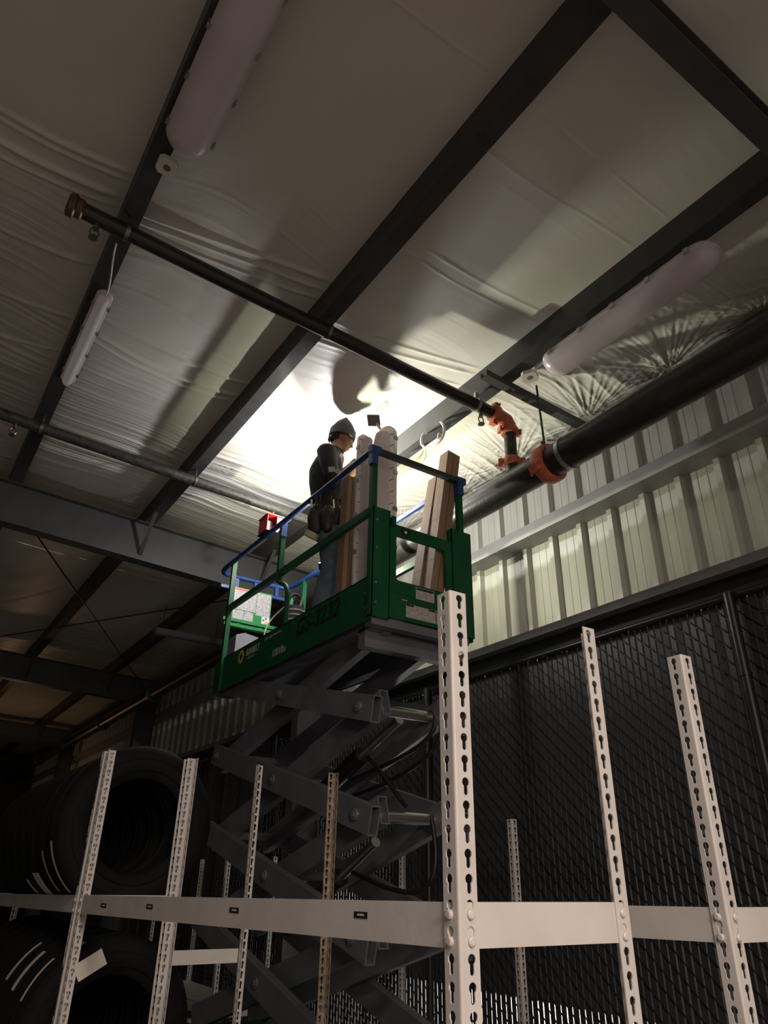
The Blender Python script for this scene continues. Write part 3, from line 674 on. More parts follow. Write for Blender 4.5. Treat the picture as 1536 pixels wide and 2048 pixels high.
# corner plates
def plate_mb(x0, x1, z0, z1, y=Y0, t=.02):
    mb = MB(); mb.box((x0, y-.006, z0), (x1, y, z1)); mb.box((x0, y-.006, z0), (x0+.006, y+.05, z1)); mb.box((x1-.006, y-.006, z0), (x1, y+.05, z1)); return mb
cpl = part('corner_plate', plate_mb(2.235, 2.368, 1.44, 2.195), 'green', LIFT)
cpr = part('corner_plate', plate_mb(2.885, 3.06, 1.445, 2.215), 'green', LIFT)
for z in (1.53, 1.66, 1.9, 2.1):
    mb = MB(); mb.tube([(2.262, Y0-.006, z), (2.262, Y0-.013, z)], .008, 8); part('bolt', mb, 'zinc', cpl)
for z in (1.50, 1.60):
    mb = MB(); mb.tube([(X0, Y0+.06, z), (X0-.008, Y0+.06, z)], .010, 8); part('bolt', mb, 'zinc', sp)
# gate with opening
def frame_plate(outer, inner, y, t, cr=.02):
    mb = MB(); ox0, ox1, oz0, oz1 = outer; ix0, ix1, iz0, iz1 = inner
    rnd = []
    for cx, cz, a0 in ((ix1-cr, iz1-cr, 0), (ix0+cr, iz1-cr, 90), (ix0+cr, iz0+cr, 180), (ix1-cr, iz0+cr, 270)):
        for k in range(5): a = math.radians(a0+90*k/4); rnd.append((cx+cr*math.cos(a), cz+cr*math.sin(a)))
    oc = [(ox1,oz1),(ox0,oz1),(ox0,oz0),(ox1,oz0)]
    n = len(rnd)
    for yy in (y, y+t):
        vs = [(p[0], yy, p[1]) for p in rnd]+[(p[0], yy, p[1]) for p in oc]; fs = []
        for c in range(4):
            for k in range(4): fs.append((c*5+k, c*5+k+1, n+c))
            fs.append((c*5+4, ((c+1) % 4)*5, n+(c+1) % 4, n+c))
        mb.add(vs, fs)
    vs = [(p[0], yy, p[1]) for yy in (y, y+t) for p in rnd]; mb.add(vs, [(k, (k+1) % n, n+(k+1) % n, n+k) for k in range(n)])
    vs = [(p[0], yy, p[1]) for yy in (y, y+t) for p in oc]; mb.add(vs, [(k, (k+1) % 4, 4+(k+1) % 4, 4+k) for k in range(4)])
    return mb
gate = part('gate', frame_plate((2.368, 2.885, 1.628, 2.11), (2.42, 2.832, 1.715, 2.03), Y0-.004, .02), 'green', LIFT)
mb = MB(); mb.box((2.455, Y0-.007, 2.045), (2.53, Y0-.0045, 2.095)); gl = part('latch', mb, 'black', gate)
mb = MB(); mb.tube([(2.492, Y0-.007, 2.07), (2.492, Y0-.010, 2.07)], .012, 4); part('latch_pin', mb, 'white', gl)
mb = MB(); mb.box((2.372, Y0-.03, 2.085), (2.40, Y0+.03, 2.15)); part('hinge', mb, 'green', gate)
def decal(x0, x1, z0, z1, parent, m_='decal', y=Y0-.0085):
    mb = MB(); mb.box((x0, y, z0), (x1, y+.0015, z1)); return part('decal', mb, m_, parent)
d1 = decal(2.575, 2.725, 1.62, 1.702, gate, y=Y0-.0058); mb = MB(); mb.box((2.58, Y0-.0068, 1.686), (2.72, Y0-.0057, 1.699)); part('print_band', mb, 'black', d1)
d2 = decal(2.50, 2.735, 1.485, 1.575, LIFT, y=Y0-.002); mb = MB(); mb.box((2.503, Y0-.003, 1.560), (2.56, Y0-.0019, 1.572)); mb.box((2.68, Y0-.003, 1.560), (2.732, Y0-.0019, 1.572)); part('print_band', mb, 'black', d2)
d3 = decal(2.742, 2.88, 1.485, 1.575, LIFT, y=Y0-.002); mb = MB(); mb.box((2.746, Y0-.003, 1.560), (2.80, Y0-.0019, 1.572)); part('print_band', mb, 'black', d3)
mb = MB(); mb.box((2.465, Y0-.003, 1.588), (2.51, Y0-.0019, 1.597)); part('decal', mb, 'redp', LIFT)
# posts and rails
RZ = 2.635; MZ = 2.165; RXL = 2.232; RXR = 2.985
def post_mb(x, y, z0, z1, a=.04): mb = MB(); mb.box((x-a/2, y-a/2, z0), (x+a/2, y+a/2, z1)); return mb
part('post', post_mb(RXL+.012, Y0+.02, 1.45, RZ-.01), 'green', LIFT); part('post', post_mb(RXR, Y0+.02, 1.45, RZ-.01), 'green', LIFT)
mid = part('post', post_mb(RXL+.005, 4.87, 2.10, RZ-.12), 'green', LIFT); part('sleeve', post_mb(RXL+.005, 4.87, RZ-.14, RZ-.015, .048), 'blue', mid)
mb = MB(); mb.prism([(0,0),(0,.14),(-.14,.14)], (RXL+.02, 4.87, RZ-.17), (0,-1,0), (0,0,1), (.006,0,0)); part('gusset', mb, 'blackrub', mid)
mb = MB(); mb.tube(bez((RXL,4.87,2.12),(RXL,4.83,2.05),(RXL+.02,4.74,2.08),(RXL+.02,4.72,1.95),8)+[V((RXL+.02,4.72,1.58))], .02, 10); part('bent_post', mb, 'green', LIFT, True)
part('post', post_mb(RXL, 5.86, 1.42, RZ-.01), 'green', LIFT)
for y in (4.6, 5.9): part('post', post_mb(RXR, y, 1.45, RZ-.01), 'green', LIFT)
loop = [V((RXL, 3.53, RZ))]+[V((RXL, 6.02, RZ))]+bez((RXL,6.02,RZ),(RXL,6.20,RZ),(RXL+.02,6.24,RZ),(RXL+.16,6.24,RZ),8)[1:]+[V((RXR-.16, 6.24, RZ))]+bez((RXR-.16,6.24,RZ),(RXR-.02,6.24,RZ),(RXR,6.20,RZ),(RXR,6.02,RZ),8)[1:]+[V((RXR, 3.53, RZ))]
mb = MB(); mb.tube(loop, .022, 12); part('top_rail', mb, 'blue', LIFT, True, 'blue top rail running round the platform')
mb = MB(); mb.bar((RXL-.005, Y0+.01, RZ), (RXR+.005, Y0+.01, RZ), .04, .036); fr_ = part('front_rail', mb, 'darkrail', LIFT)
for x in (RXL, RXR):
    mb = MB(); mb.bar((x-.028, Y0+.01, RZ), (x+.05, Y0+.01, RZ), .05, .05); mb.bar((x, Y0+.01, RZ-.12), (x, Y0+.01, RZ+.02), .048, .048); part('corner_sleeve', mb, 'blue', fr_)
for x, ye in ((RXL, 5.9), (RXR, 5.9)):
    mb = MB(); mb.bar((x, Y0+.03, MZ), (x, ye, MZ), .035, .05); part('mid_rail', mb, 'green', LIFT)
mb = MB(); mb.bar((RXL, 6.0, MZ-.05), (RXR, 6.0, MZ-.05), .03, .03); part('mid_rail', mb, 'brightgreen', LIFT)
for x in (2.42, 2.62, 2.85):
    mb = MB(); mb.bar((x, 6.24, RZ-.11), (x, 6.24, RZ-.01), .035, .03, (0,1,0)); part('rail_stub', mb, 'blue', LIFT)
mb = MB(); mb.bar((RXL+.03, 6.24, RZ-.12), (RXR-.03, 6.24, RZ-.12), .03, .03); part('rail_stub', mb, 'blue', LIFT)
# instruction board at the far end
SY = 6.12
mb = MB(); mb.box((2.36, SY, 2.155), (2.755, SY+.012, 2.49)); board = part('instruction_board', mb, 'brightgreen', LIFT)
def stick(x0, x1, z0, z1, m_, dy=.001): mb = MB(); mb.box((x0, SY-dy-.001, z0), (x1, SY-dy+.0012, z1)); return part('printed_sheet', mb, m_, board)
stick(2.365, 2.595, 2.27, 2.485, 'sheet'); stick(2.60, 2.745, 2.25, 2.48, 'sheet'); stick(2.365, 2.48, 2.175, 2.265, 'sheet'); stick(2.485, 2.575, 2.175, 2.265, 'sheet'); stick(2.665, 2.745, 2.175, 2.248, 'white')
stick(2.37, 2.53, 2.462, 2.482, 'redp', .003); stick(2.70, 2.74, 2.18, 2.205, 'orangep', .003)
for x, z in ((2.685, 2.215), (2.71, 2.232)):
    mb = MB(); mb.tube([(x, SY-.0035, z), (x, SY, z)], .010, 12); part('printed_dot', mb, 'bluedot', board)
for x in (2.44, 2.66):
    mb = MB(); mb.box((x-.02, SY-.004, 2.085), (x+.02, SY+.01, 2.17)); part('bracket', mb, 'brightgreen', LIFT)
mb = MB(); mb.box((2.25, 6.0, 2.06), (2.9, 6.05, 2.09)); part('shelf_rail', mb, 'brightgreen', LIFT)
mb = MB(); mb.prism([(0,0),(.34,0),(.40,.18),(.28,.30),(.08,.33),(0,.30)], (2.35, 5.92, 1.66), (1,0,0), (0,0,1), (0,.2,0)); cb = part('control_box', mb, 'grey', LIFT)
mb = MB(); mb.box((2.42, 5.9195, 1.80), (2.66, 5.9215, 1.806)); part('seam', mb, 'black', cb)
mb = MB(); mb.prism([(0,0),(.16,.08),(0,.28)], (2.70, 5.7, 2.14), (1,0,0), (0,0,1), (0,.004,0)); part('triangle_plate', mb, 'brightgreen', LIFT)
# lettering on the side panel
def lettering(txt, size, y, z, m_, parent, shear=.25, x=X0-.0012, sx=1., bold=0.):
    cu = bpy.data.curves.new('lettering', 'FONT'); cu.body = txt; cu.size = size; cu.shear = shear; cu.extrude = .0006; cu.offset = bold
    t = bpy.data.objects.new('tmp', cu); C.objects.link(t); dg = bpy.context.evaluated_depsgraph_get(); dg.update()
    me = bpy.data.meshes.new_from_object(t.evaluated_get(dg)); bpy.data.objects.remove(t)
    b = base(parent); M = Matrix(((0,0,-1,x-b[0]),(-sx,0,0,y-b[1]),(0,1,0,z-b[2]),(0,0,0,1))); me.transform(M)
    me.materials.clear(); me.materials.append(MT[m_]); o = bpy.data.objects.new('lettering', me); link(o, parent); return o
lettering('GS-3232', .175, 4.50, 1.555, 'black', sp, .22, bold=.004, sx=1.0)
lettering('SUNBELT', .072, 5.37, 1.615, 'pale', sp, .1, bold=.002, sx=.85)
lettering('R E N T A L S', .025, 5.34, 1.580, 'pale', sp, .0)
for k in range(9):
    mb = MB(); yy = 5.03-.032*k; mb.box((X0-.0012, yy-.024+.008*(k % 3 == 1), 1.660), (X0-.0002, yy, 1.672+.004*(k % 2))); part('small_print', mb, 'pale', sp)
lettering('1001lbs', .085, 4.88, 1.488, 'pale', sp, .2, sx=.9)
mb = MB()
for k in range(12):
    a = 2*math.pi*k/12; mb.obox((X0-.001, 5.47-.047*math.cos(a), 1.632+.047*math.sin(a)), (.002, .018, .018), (1,0,0), (0, math.cos(a), math.sin(a)))
mb.lathe([(.026,-.001),(.042,-.001),(.042,.001),(.026,.001)], (X0-.001, 5.47, 1.632), (1,0,0), 20); part('sun_emblem', mb, 'yellow', sp)
# scissor arms
YL, YR = 5.93, 3.72
zl = [1.49, .91, .316, -.28]; zrr = [.94, .335, -.265, -.86]; zu = [1.45, .94, .335, -.265]
def arm(x, p, q, m_='liftgrey'):
    d = (V(q)-V(p)).normalized(); p2 = V(p)-d*.10; q2 = V(q)+d*.16
    mb = MB(); h, wd, t = .155, .062, .006
    side = V((1,0,0)); up = side.cross(d).normalized(); L = (q2-p2).length; c = (p2+q2)/2
    mb.obox(c+side*(-wd/2+t/2), (L, t, h), d, side); mb.obox(c+side*(wd/2-t/2), (L, t, h), d, side)
    mb.obox(c+up*(h/2-t/2), (L, wd-2*t, t), d, side); mb.obox(c-up*(h/2-t/2), (L, wd-2*t, t), d, side)
    return part('scissor_arm', mb, m_, LIFT)
for k in range(4):
    for x in (2.335, 2.985):
        a = arm(x, (x, YL, zl[k]), (x, YR, zrr[k]))
        if x < 2.5:
            for yy, zz in ((YL, zl[k]), ((YL+YR)/2, (zl[k]+zrr[k])/2), (YR, zrr[k])):
                mb = MB(); mb.tube([(2.304, yy, zz), (2.290, yy, zz)], .032, 16); mb.tube([(2.29, yy, zz), (2.282, yy, zz)], .018, 6); part('pin_boss', mb, 'liftgrey', a)
    for x in (2.435, 2.885):
        arm(x, (x, YR, zu[k]), (x, YL, zl[k+1] if k < 3 else -.87))
for k in range(3):
    mb = MB(); mb.tube([(2.30, YR, zrr[k]), (3.02, YR, zrr[k])], .034, 20); part('cross_pin', mb, 'chrome', LIFT, True)
    mb = MB(); mb.tube([(2.30, YL, zl[k+1]), (3.02, YL, zl[k+1])], .03, 16); part('cross_pin', mb, 'liftgrey', LIFT, True)
    mb = MB(); mb.tube([(2.30, (YL+YR)/2, (zl[k]+zrr[k])/2), (3.02, (YL+YR)/2, (zl[k]+zrr[k])/2)], .028, 16); part('cross_pin', mb, 'liftgrey', LIFT, True)
for a, b in (((2.70, 5.0, .50), (2.70, 3.85, .93)), ((2.70, 5.2, -.30), (2.70, 4.1, .22))):
    a = V(a); b = V(b); mmid = a.lerp(b, .62)
    mb = MB(); mb.tube([a, mmid], .058, 20); cy = part('cylinder', mb, 'blackrub', LIFT, True); mb = MB(); mb.tube([mmid, b], .032, 16); part('piston_rod', mb, 'chrome', cy, True)
for pts in (bez((2.86,3.72,.98),(2.86,3.55,.80),(2.80,3.9,.72),(2.74,4.5,.62)), bez((2.88,3.70,.98),(2.90,3.5,.75),(2.84,3.9,.60),(2.74,4.6,.50)), bez((2.80,3.66,.35),(2.80,3.50,-.15),(2.72,3.75,-.1),(2.66,4.3,.05)), bez((2.62,4.1,.72),(2.6,3.9,.62),(2.66,3.8,.45),(2.66,3.72,.40))):
    mb = MB(); mb.tube(pts, .014, 10); part('hydraulic_hose', mb, 'blackrub', LIFT, True)
# chassis, wheels
mb = MB(); mb.box((X0+.02, 3.62, -1.42), (X1-.02, 6.0, -1.0)); mb.box((X0+.06, 3.7, -1.0), (X1-.06, 5.9, -.93)); ch = part('chassis', mb, 'green', LIFT)
for x in (X0+.06, X1-.06):
    for y in (3.9, 5.7):
        mb = MB(); mb.tube([(x-.06, y, -H+.17), (x+.06, y, -H+.17)], .17, 24); part('wheel', mb, 'blackrub', LIFT, True)
# ------------------------------------------------------------------ loads on the platform
DZ = 1.56
def carton(p0, p1, a, b, u, label, seam=True):
    """long thin carton from foot p0 to head p1, section a along u, b across"""
    p0 = V(p0); p1 = V(p1); d = (p1-p0).normalized(); u = V(u); u = (u-d*u.dot(d)).normalized(); v = d.cross(u); L = (p1-p0).length
    t = thing('long_carton', tuple(p0), label, 'box', 'long cartons')
    mb = MB(); mb.obox((p0+p1)/2, (L, a, b), d, u); part('carton_body', mb, 'cardboard', t)
    for s in (-1, 1):
        mb = MB(); mb.obox((p0+p1)/2+v*s*(b/2), (L-.004, .006, .0012), d, u); part('seam', mb, 'flap', t)
    for k in (.3, .55, .78):
        mb = MB(); mb.obox(p0.lerp(p1, k), (.0035, a+.0016, b+.0016), d, u); part('tape_crease', mb, 'tape' if False else 'cardboard', t)
    return t
carton((2.765, 3.60, DZ+.012), (2.985, 3.60, 2.90), .115, .10, (1,0,0), 'long brown carton leaning on the corner rail, nearer of the leaning pair')
carton((2.745, 3.715, DZ+.012), (2.955, 3.715, 2.72), .115, .10, (1,0,0), 'long brown carton leaning behind another beside the gate')
carton((2.315, 3.99, DZ+.005), (2.335, 3.99, 2.66), .075, .09, (1,0,0), 'long brown carton standing in front of the worker, left of its pair')
carton((2.395, 4.01, DZ+.005), (2.41, 4.01, 2.70), .07, .09, (1,0,0), 'long brown carton standing in front of the worker, right of its pair')
f2, u2, v2, n2 = fixture('loose_light_fixture', (2.45, 3.71, (DZ+3.02)/2+.003), (0,0,1), (-.97,-.25,0), 3.02-DZ, .215, .075, 'frosted light fixture standing on end by the gate, right of two', ribs=True, clips=5, lensw=.56)
fixture('loose_light_fixture', (2.345, 3.80, (DZ+2.955)/2+.003), (0,0,1), (.15,-1,0), 2.955-DZ, .13, .06, 'frosted light fixture standing on end beside the cartons, left of two', ribs=True, clips=5, lensw=.62)
mb = MB(); mb.obox((2.37, 3.735, 3.06), (.092, .02, .092), (.9,-.4,.12), (.4,.9,0)); o_ = part('mounting_box', mb, 'hole', f2); mb = MB(); mb.tube([(2.385, 3.72, 3.03), (2.42, 3.715, 2.99)], .010, 8); part('mounting_tab', mb, 'cable', o_)
# red parts bin on the rail
bn = thing('parts_bin', (2.275, 5.22, RZ+.02), 'red open parts bin sitting on the blue rail', 'bin')
bx0, bx1, by0, by1, bz0, bz1 = 2.20, 2.375, 5.13, 5.30, RZ+.022, RZ+.172
mb = MB(); mb.box((bx0, by0, bz0), (bx1, by1, bz0+.006)); mb.box((bx0, by0, bz0), (bx0+.006, by1, bz1)); mb.box((bx1-.006, by0, bz0), (bx1, by1, bz1)); mb.box((bx0, by1-.006, bz0), (bx1, by1, bz1)); mb.box((bx0-.01, by0-.01, bz1), (bx1+.01, by1+.006, bz1+.008)); mb.box((bx0+.09, by0, bz0), (bx1, by0+.006, bz1)); part('bin_shell', mb, 'red', bn)
mb = MB(); mb.box((bx0-.012, by0-.012, bz0-.004), (bx1, by1, bz0)); part('bin_tray', mb, 'blackrub', bn)
mb = MB(); mb.tube([(bx0+.05, 5.22, bz0+.006), (bx0+.05, 5.22, bz0+.12)], .035, 14); part('bin_contents', mb, 'paper', bn, True)
# tool bag behind the worker
tb = thing('tool_bag', (2.47, 5.02, DZ), 'round grey tool bag with dark red base and straps at the worker\'s feet', 'bag')
mb = MB(); mb.lathe([(0,0),(.075,0),(.08,.02),(.08,.17)], (2.47, 5.02, DZ), (0,0,1), 24); part('base', mb, 'darkred', tb, True)
mb = MB(); mb.lathe([(.08,.17),(.078,.27),(.076,.42),(.06,.425),(.06,.3)], (2.47, 5.02, DZ), (0,0,1), 24); part('body', mb, 'bag', tb, True)
for z in (.30, .34, .38):
    mb = MB(); mb.lathe([(.079,-.006),(.082,-.006),(.082,.006),(.079,.006)], (2.47, 5.02, DZ+z), (0,0,1), 24); part('strap', mb, 'paper', tb, True)
for k in range(6):
    a = k*1.05; mb = MB(); mb.tube([(2.47+.04*math.cos(a), 5.02+.04*math.sin(a), DZ+.35), (2.47+.05*math.cos(a+.3), 5.02+.05*math.sin(a), DZ+.46+.03*(k % 3))], .011, 8); part('tool_handle', mb, ['paper','blackrub','zinc'][k % 3], tb)
mb = MB(); mb.tube(bez((2.40,5.02,DZ+.40),(2.40,5.02,DZ+.58),(2.54,5.02,DZ+.58),(2.54,5.02,DZ+.40),10), .012, 8); part('carry_handle', mb, 'blackrub', tb, True)
mb = MB(); mb.tube(bez((2.40,5.35,DZ+.02),(2.30,5.3,DZ+.30),(2.45,5.5,DZ+.42),(2.5,5.2,DZ+.52),16), .006, 8); solo('extension_lead', mb, 'paper', 'pale cord looping up beside the tool bag on the platform', 'cord', smooth=True)
# work lamp on a stand, behind the worker
LX, LY = LP[:2]
wl = thing('work_lamp', (LX, LY, DZ), 'bright twin-head work lamp on a slim stand hidden behind the worker', 'lamp')
mb = MB(); mb.tube([(LX+.05,LY,DZ+.02),(LX+.05,LY,LP2[2]-.08)], .010, 10); part('pole', mb, 'blackrub', wl, True)
for k in range(3):
    a = k*2.1; mb = MB(); mb.tube([(LX+.05,LY,DZ+.25),(LX+.05+.10*math.cos(a),LY+.10*math.sin(a),DZ)], .008, 8); part('leg', mb, 'blackrub', wl)
for zz in (LP[2], LP2[2]):
    mb = MB(); mb.tube([(LX,LY,zz-.10),(LX,LY,zz-.055)], [.022,.03], 20); mb.tube([(LX,LY,zz-.08),(LX+.05,LY,zz-.08)], .008, 8); hd = part('head', mb, 'blackrub', wl, True)
    mb = MB(); mb.tube([(LX,LY,zz-.054),(LX,LY,zz-.050)], .026, 20); part('led_face', mb, 'lampled', hd)

# ================================================================== PERSON
PO = V((2.385, 4.37, DZ)); F = V((.92, -.39, 0)).normalized(); Lf = V((.39, .92, 0)).normalized(); U = V((0,0,1))
def W(f, l, u): return PO+F*f+Lf*l+U*u
person = thing('person', tuple(PO), 'worker in dark shirt, jeans and grey beanie looking down at his hands on the lift', 'person')
def loft(mb, rings, n=18):
    """rings: (centre(f,l,u), rf, rl, axis dir or None)"""
    R_ = []
    for c, rf, rl, ax in rings:
        c = W(*c)
        if ax is None: a, b = F, Lf
        else:
            d = (F*ax[0]+Lf*ax[1]+U*ax[2]).normalized(); a = F-d*F.dot(d)
            if a.length < .2: a = U-d*U.dot(d)
            a.normalize(); b = d.cross(a)
        R_.append([c+a*rf*math.cos(2*math.pi*k/n)+b*rl*math.sin(2*math.pi*k/n) for k in range(n)])
    vs = [p for r in R_ for p in r]; fs = [tuple(range(n-1,-1,-1)), tuple((len(R_)-1)*n+k for k in range(n))]
    for i in range(len(R_)-1):
        for k in range(n): fs.append((i*n+k, i*n+(k+1) % n, (i+1)*n+(k+1) % n, (i+1)*n+k))
    mb.add(vs, fs)
def limb(mb, pts, rs, n=14):
    mb.tube([W(*p) for p in pts], rs, n)
def remesh(mb, vox, name, m_, parent, smooth_it=4, label=None):
    me = bpy.data.meshes.new('tmp'); me.from_pydata(mb.v, [], mb.f); me.validate()
    bm = bmesh.new(); bm.from_mesh(me); bmesh.ops.recalc_face_normals(bm, faces=bm.faces); bm.to_mesh(me); bm.free()
    t = bpy.data.objects.new('tmp', me); C.objects.link(t)
    r = t.modifiers.new('r', 'REMESH'); r.mode = 'VOXEL'; r.voxel_size = vox
    s = t.modifiers.new('s', 'SMOOTH'); s.iterations = smooth_it; s.factor = .5
    dg = bpy.context.evaluated_depsgraph_get(); dg.update()
    me2 = bpy.data.meshes.new_from_object(t.evaluated_get(dg)); bpy.data.objects.remove(t)
    b = base(parent); me2.transform(Matrix.Translation((-b[0], -b[1], -b[2])))
    me2.polygons.foreach_set('use_smooth', [True]*len(me2.polygons)); me2.materials.clear(); me2.materials.append(MT[m_]); me2.name = name
    o = bpy.data.objects.new(name, me2); link(o, parent)
    if label: o['label'] = label
    return o
HC = (.070, 0, 1.690)        # head centre
tilt = math.radians(24)
def HW(f, l, u):             # head-local to world, nodding down
    return W(HC[0]+f*math.cos(tilt)+u*math.sin(tilt), HC[1]+l, HC[2]-f*math.sin(tilt)+u*math.cos(tilt))
HM = Matrix((F*math.cos(tilt)-U*math.sin(tilt), Lf, F*math.sin(tilt)+U*math.cos(tilt))).transposed()
def hell(mb, c, rf, rl, ru): mb.ell(HW(*c), rf, rl, ru, HM, 18, 12)
# --- body: one continuous skin surface
mb = MB()
loft(mb, [((.0,0,.88),.11,.155,None),((.0,0,1.0),.10,.14,None),((-.02,0,1.15),.10,.14,None),((-.03,0,1.32),.115,.16,None),((-.01,0,1.44),.10,.165,None),((.03,0,1.50),.07,.10,None)])
limb(mb, [(-.01,0,1.47),(.015,0,1.55),(.045,0,1.64)], [.066,.058,.058])
hell(mb, (-.012,0,.035), .098, .076, .105); hell(mb, (.035,0,-.03), .062, .060, .085); hell(mb, (.052,0,-.085), .034, .036, .028)
hell(mb, (.097,0,-.012), .012, .010, .022); hell(mb, (.104,0,-.026), .015, .013, .011); hell(mb, (.080,0,.028), .020, .05, .012)
hell(mb, (.085,0,-.058), .014, .022, .007); hell(mb, (.083,0,-.070), .013, .02, .007); hell(mb, (.05,.038,-.02), .03, .02, .025); hell(mb, (.05,-.038,-.02), .03, .02, .025)
for s in (-1, 1): hell(mb, (-.01, s*.076, -.018), .017, .007, .028)
ARM = {-1: [(-.06,-.175,1.435),(-.045,-.215,1.30),(-.01,-.23,1.16),(.07,-.19,1.25),(.145,-.12,1.38)],
        1: [(-.03,.175,1.44),(.04,.21,1.37),(.10,.20,1.33),(.16,.13,1.42),(.21,.06,1.50)]}
for s in (-1, 1):
    limb(mb, ARM[s], [.058,.046,.040,.036,.027])
    wpt = V(ARM[s][4]); d = (wpt-V(ARM[s][3])).normalized(); side = d.cross(V((0,0,1))).normalized(); nrm = side.cross(d)
    pc = wpt+d*.045
    limb(mb, [tuple(wpt), tuple(wpt+d*.03), tuple(pc+d*.03)], [.024,.030,.028], 12)
    for k in range(4):
        b0 = pc+d*.03+side*(.024-.016*k); ln = [.066,.074,.070,.055][k]
        q1 = b0+d*ln*.5-nrm*.006; q2 = q1+(d*.55-nrm*.8).normalized()*ln*.35; q3 = q2+(d*.05-nrm).normalized()*ln*.25
        limb(mb, [tuple(b0-d*.02), tuple(b0), tuple(q1), tuple(q2), tuple(q3)], [.010,.0095,.009,.0085,.007], 8)
    th = wpt+d*.025+side*.022*(-s); t1 = th+(d*.5+side*(-s)*.7-nrm*.3).normalized()*.04; t2 = t1+(d*.9-nrm*.4).normalized()*.032
    limb(mb, [tuple(th-d*.01), tuple(t1), tuple(t2)], [.012,.0105,.008], 8)
LEG = {-1: [(-.02,-.095,.90),(.015,-.10,.70),(.03,-.105,.48),(-.01,-.105,.30),(-.03,-.105,.09)], 1: [(.03,.095,.90),(.08,.10,.70),(.115,.105,.48),(.085,.105,.30),(.07,.105,.09)]}
for s in (-1, 1): limb(mb, LEG[s], [.082,.072,.052,.05,.038])
body = remesh(mb, .0065, 'body', 'skin', person, 3)
# eyes and brows, ear-side hair
for s in (-1, 1):
    mb = MB(); mb.ell(HW(.078, s*.031, .008), .010, .013, .009, HM, 10, 8); part('eye', mb, 'white', body, True)
    mb = MB(); mb.ell(HW(.0865, s*.032, .008), .003, .005, .005, HM, 8, 6); part('iris', mb, 'hair', body, True)
    mb = MB(); mb.ell(HW(.083, s*.032, .026), .008, .018, .0045, HM, 10, 6); part('eyebrow', mb, 'hair', body, True)
mb = MB(); hell(mb, (-.052,0,-.010), .060, .076, .058); hell(mb, (-.065,0,-.05), .04, .055, .035); part('hair', mb, 'hair', person, True)
# shirt
mb = MB()
loft(mb, [((.012,0,.80),.150,.185,None),((.006,0,.90),.142,.18,None),((-.005,0,1.0),.132,.17,None),((-.018,0,1.12),.132,.168,None),((-.035,0,1.26),.142,.185,None),((-.045,0,1.36),.138,.195,None),((-.035,0,1.45),.112,.19,None),((.0,0,1.505),.085,.12,None),((.012,0,1.555),.068,.078,None)], 24)
for s in (-1, 1):
    A = ARM[s]; el_ = V(A[2]); limb(mb, [(A[0][0]-.005, A[0][1]*.82, A[0][2]+.012), A[0], A[1], tuple(V(A[1]).lerp(el_, .75)), tuple(el_), tuple(el_.lerp(V(A[3]), .35))], [.085,.080,.067,.062,.060,.058])
shirt = remesh(mb, .011, 'shirt', 'shirt', person, 3, 'black long work shirt')
mb = MB(); mb.lathe([(.066,-.012),(.074,-.010),(.072,.016),(.064,.018)], W(.018,0,1.555), (F*.35+U).normalized(), 22); part('collar', mb, 'shirt', shirt, True)
for k, (fo, lo, uo, sz, up_) in enumerate(((-.03,-.292,1.215,.05,.12),(.022,-.284,1.205,.05,-.5))):
    mb = MB(); mb.obox(W(fo, lo, uo), (sz, .012, sz*.85), F*.9+U*up_, Lf); part('sleeve_patch', mb, 'patch', shirt)
# jeans
mb = MB(); loft(mb, [((.005,0,.80),.125,.165,None),((.0,0,.90),.125,.168,None),((.0,0,1.0),.115,.155,None)], 22)
for s in (-1, 1):
    q = LEG[s]; limb(mb, [(q[0][0], q[0][1], q[0][2]), q[1], q[2], q[3], (q[4][0], q[4][1], .06)], [.112,.100,.080,.078,.080], 16)
jeans = remesh(mb, .011, 'jeans', 'jeans', person, 3, 'faded blue jeans')
for s in (-1, 1):
    q = LEG[s][4]; mb = MB(); mb.ell(W(q[0]+.05, q[1], .045), .135, .05, .05, Matrix((F, Lf, U)).transposed(), 16, 10); limb(mb, [(q[0], q[1], .02), (q[0], q[1], .13)], [.052,.052], 12)
    bo = remesh(mb, .01, 'boot', 'boot', person, 2)
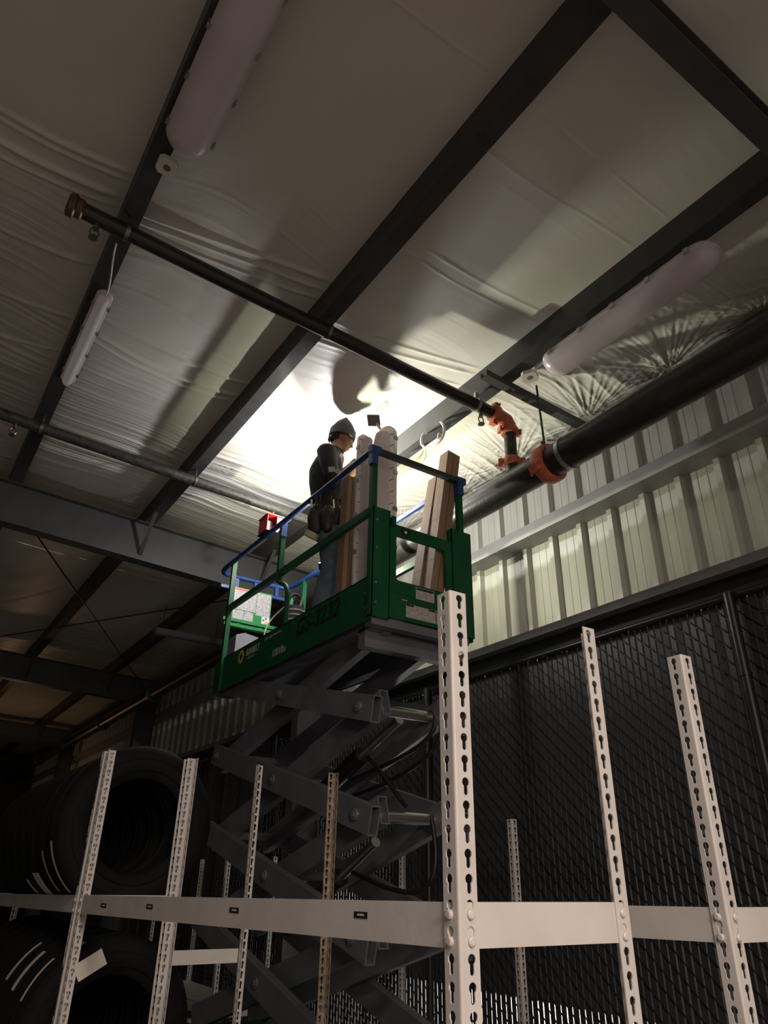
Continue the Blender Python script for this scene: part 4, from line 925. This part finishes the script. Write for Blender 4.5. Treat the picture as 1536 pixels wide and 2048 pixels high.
# beanie
mb = MB(); ctr = HW(-.018, 0, .045); axb = (HM @ V((-.28, 0, 1))).normalized()
prof = [(.0,.172),(.012,.166),(.028,.146),(.054,.118),(.078,.086),(.096,.05),(.103,.015),(.104,-.012)]
mb.lathe(prof, ctr, axb, 30); bean = part('beanie', mb, 'beanie', person, True, 'grey knit beanie')
mb = MB(); mb.lathe([(.098,.034),(.110,.028),(.113,-.010),(.112,-.048),(.101,-.052),(.098,-.02)], ctr, axb, 30); part('cuff', mb, 'beanie', bean, True)
# tool belt and pouches
mb = MB(); n = 28
ring = [W(.0+.145*math.cos(2*math.pi*k/n), .188*math.sin(2*math.pi*k/n), .0) for k in range(n)]
vs = []; 
for rr, uu in ((1.0,.955),(1.04,.955),(1.04,1.005),(1.0,1.005)): vs += [PO+(p-PO)*rr+U*uu for p in ring]
mb.add(vs, [(i*n+k, i*n+(k+1) % n, ((i+1) % 4)*n+(k+1) % n, ((i+1) % 4)*n+k) for i in range(4) for k in range(n)]); belt = part('tool_belt', mb, 'leather', person, True, 'dark leather tool belt')
mb = MB()
for fo, lo, uo, a, b_, c_ in ((-.105,-.15,.86,.075,.05,.13),(-.03,-.205,.84,.06,.045,.12),(-.12,-.07,.85,.05,.07,.12),(.05,-.20,.88,.045,.04,.08)): mb.ell(W(fo, lo, uo), a, b_, c_, Matrix((F, Lf, U)).transposed(), 14, 10)
pouch = remesh(mb, .009, 'pouch', 'leather', belt, 2)
for k in range(9):
    fo = -.15+.027*k; lo = -.165-.035*math.sin(k*1.3); mb = MB(); mb.tube([W(fo, lo, .93), W(fo-.01+.006*(k % 3), lo-.01, 1.0+.025*(k % 3))], .009, 8); part('tool_handle', mb, ['zinc','blackrub','leather'][k % 3], pouch)
mb = MB(); cT = W(-.135,-.13,.725); mb.lathe([(.028,-.022),(.055,-.022),(.055,.022),(.028,.022),(.028,-.022)], cT, (F*.35+U*.8-Lf*.3).normalized(), 24); part('tape_roll', mb, 'tape', belt, True)

S.render.film_transparent = False
for o in list(bpy.data.objects):
    if '_b' in o.keys(): del o['_b']
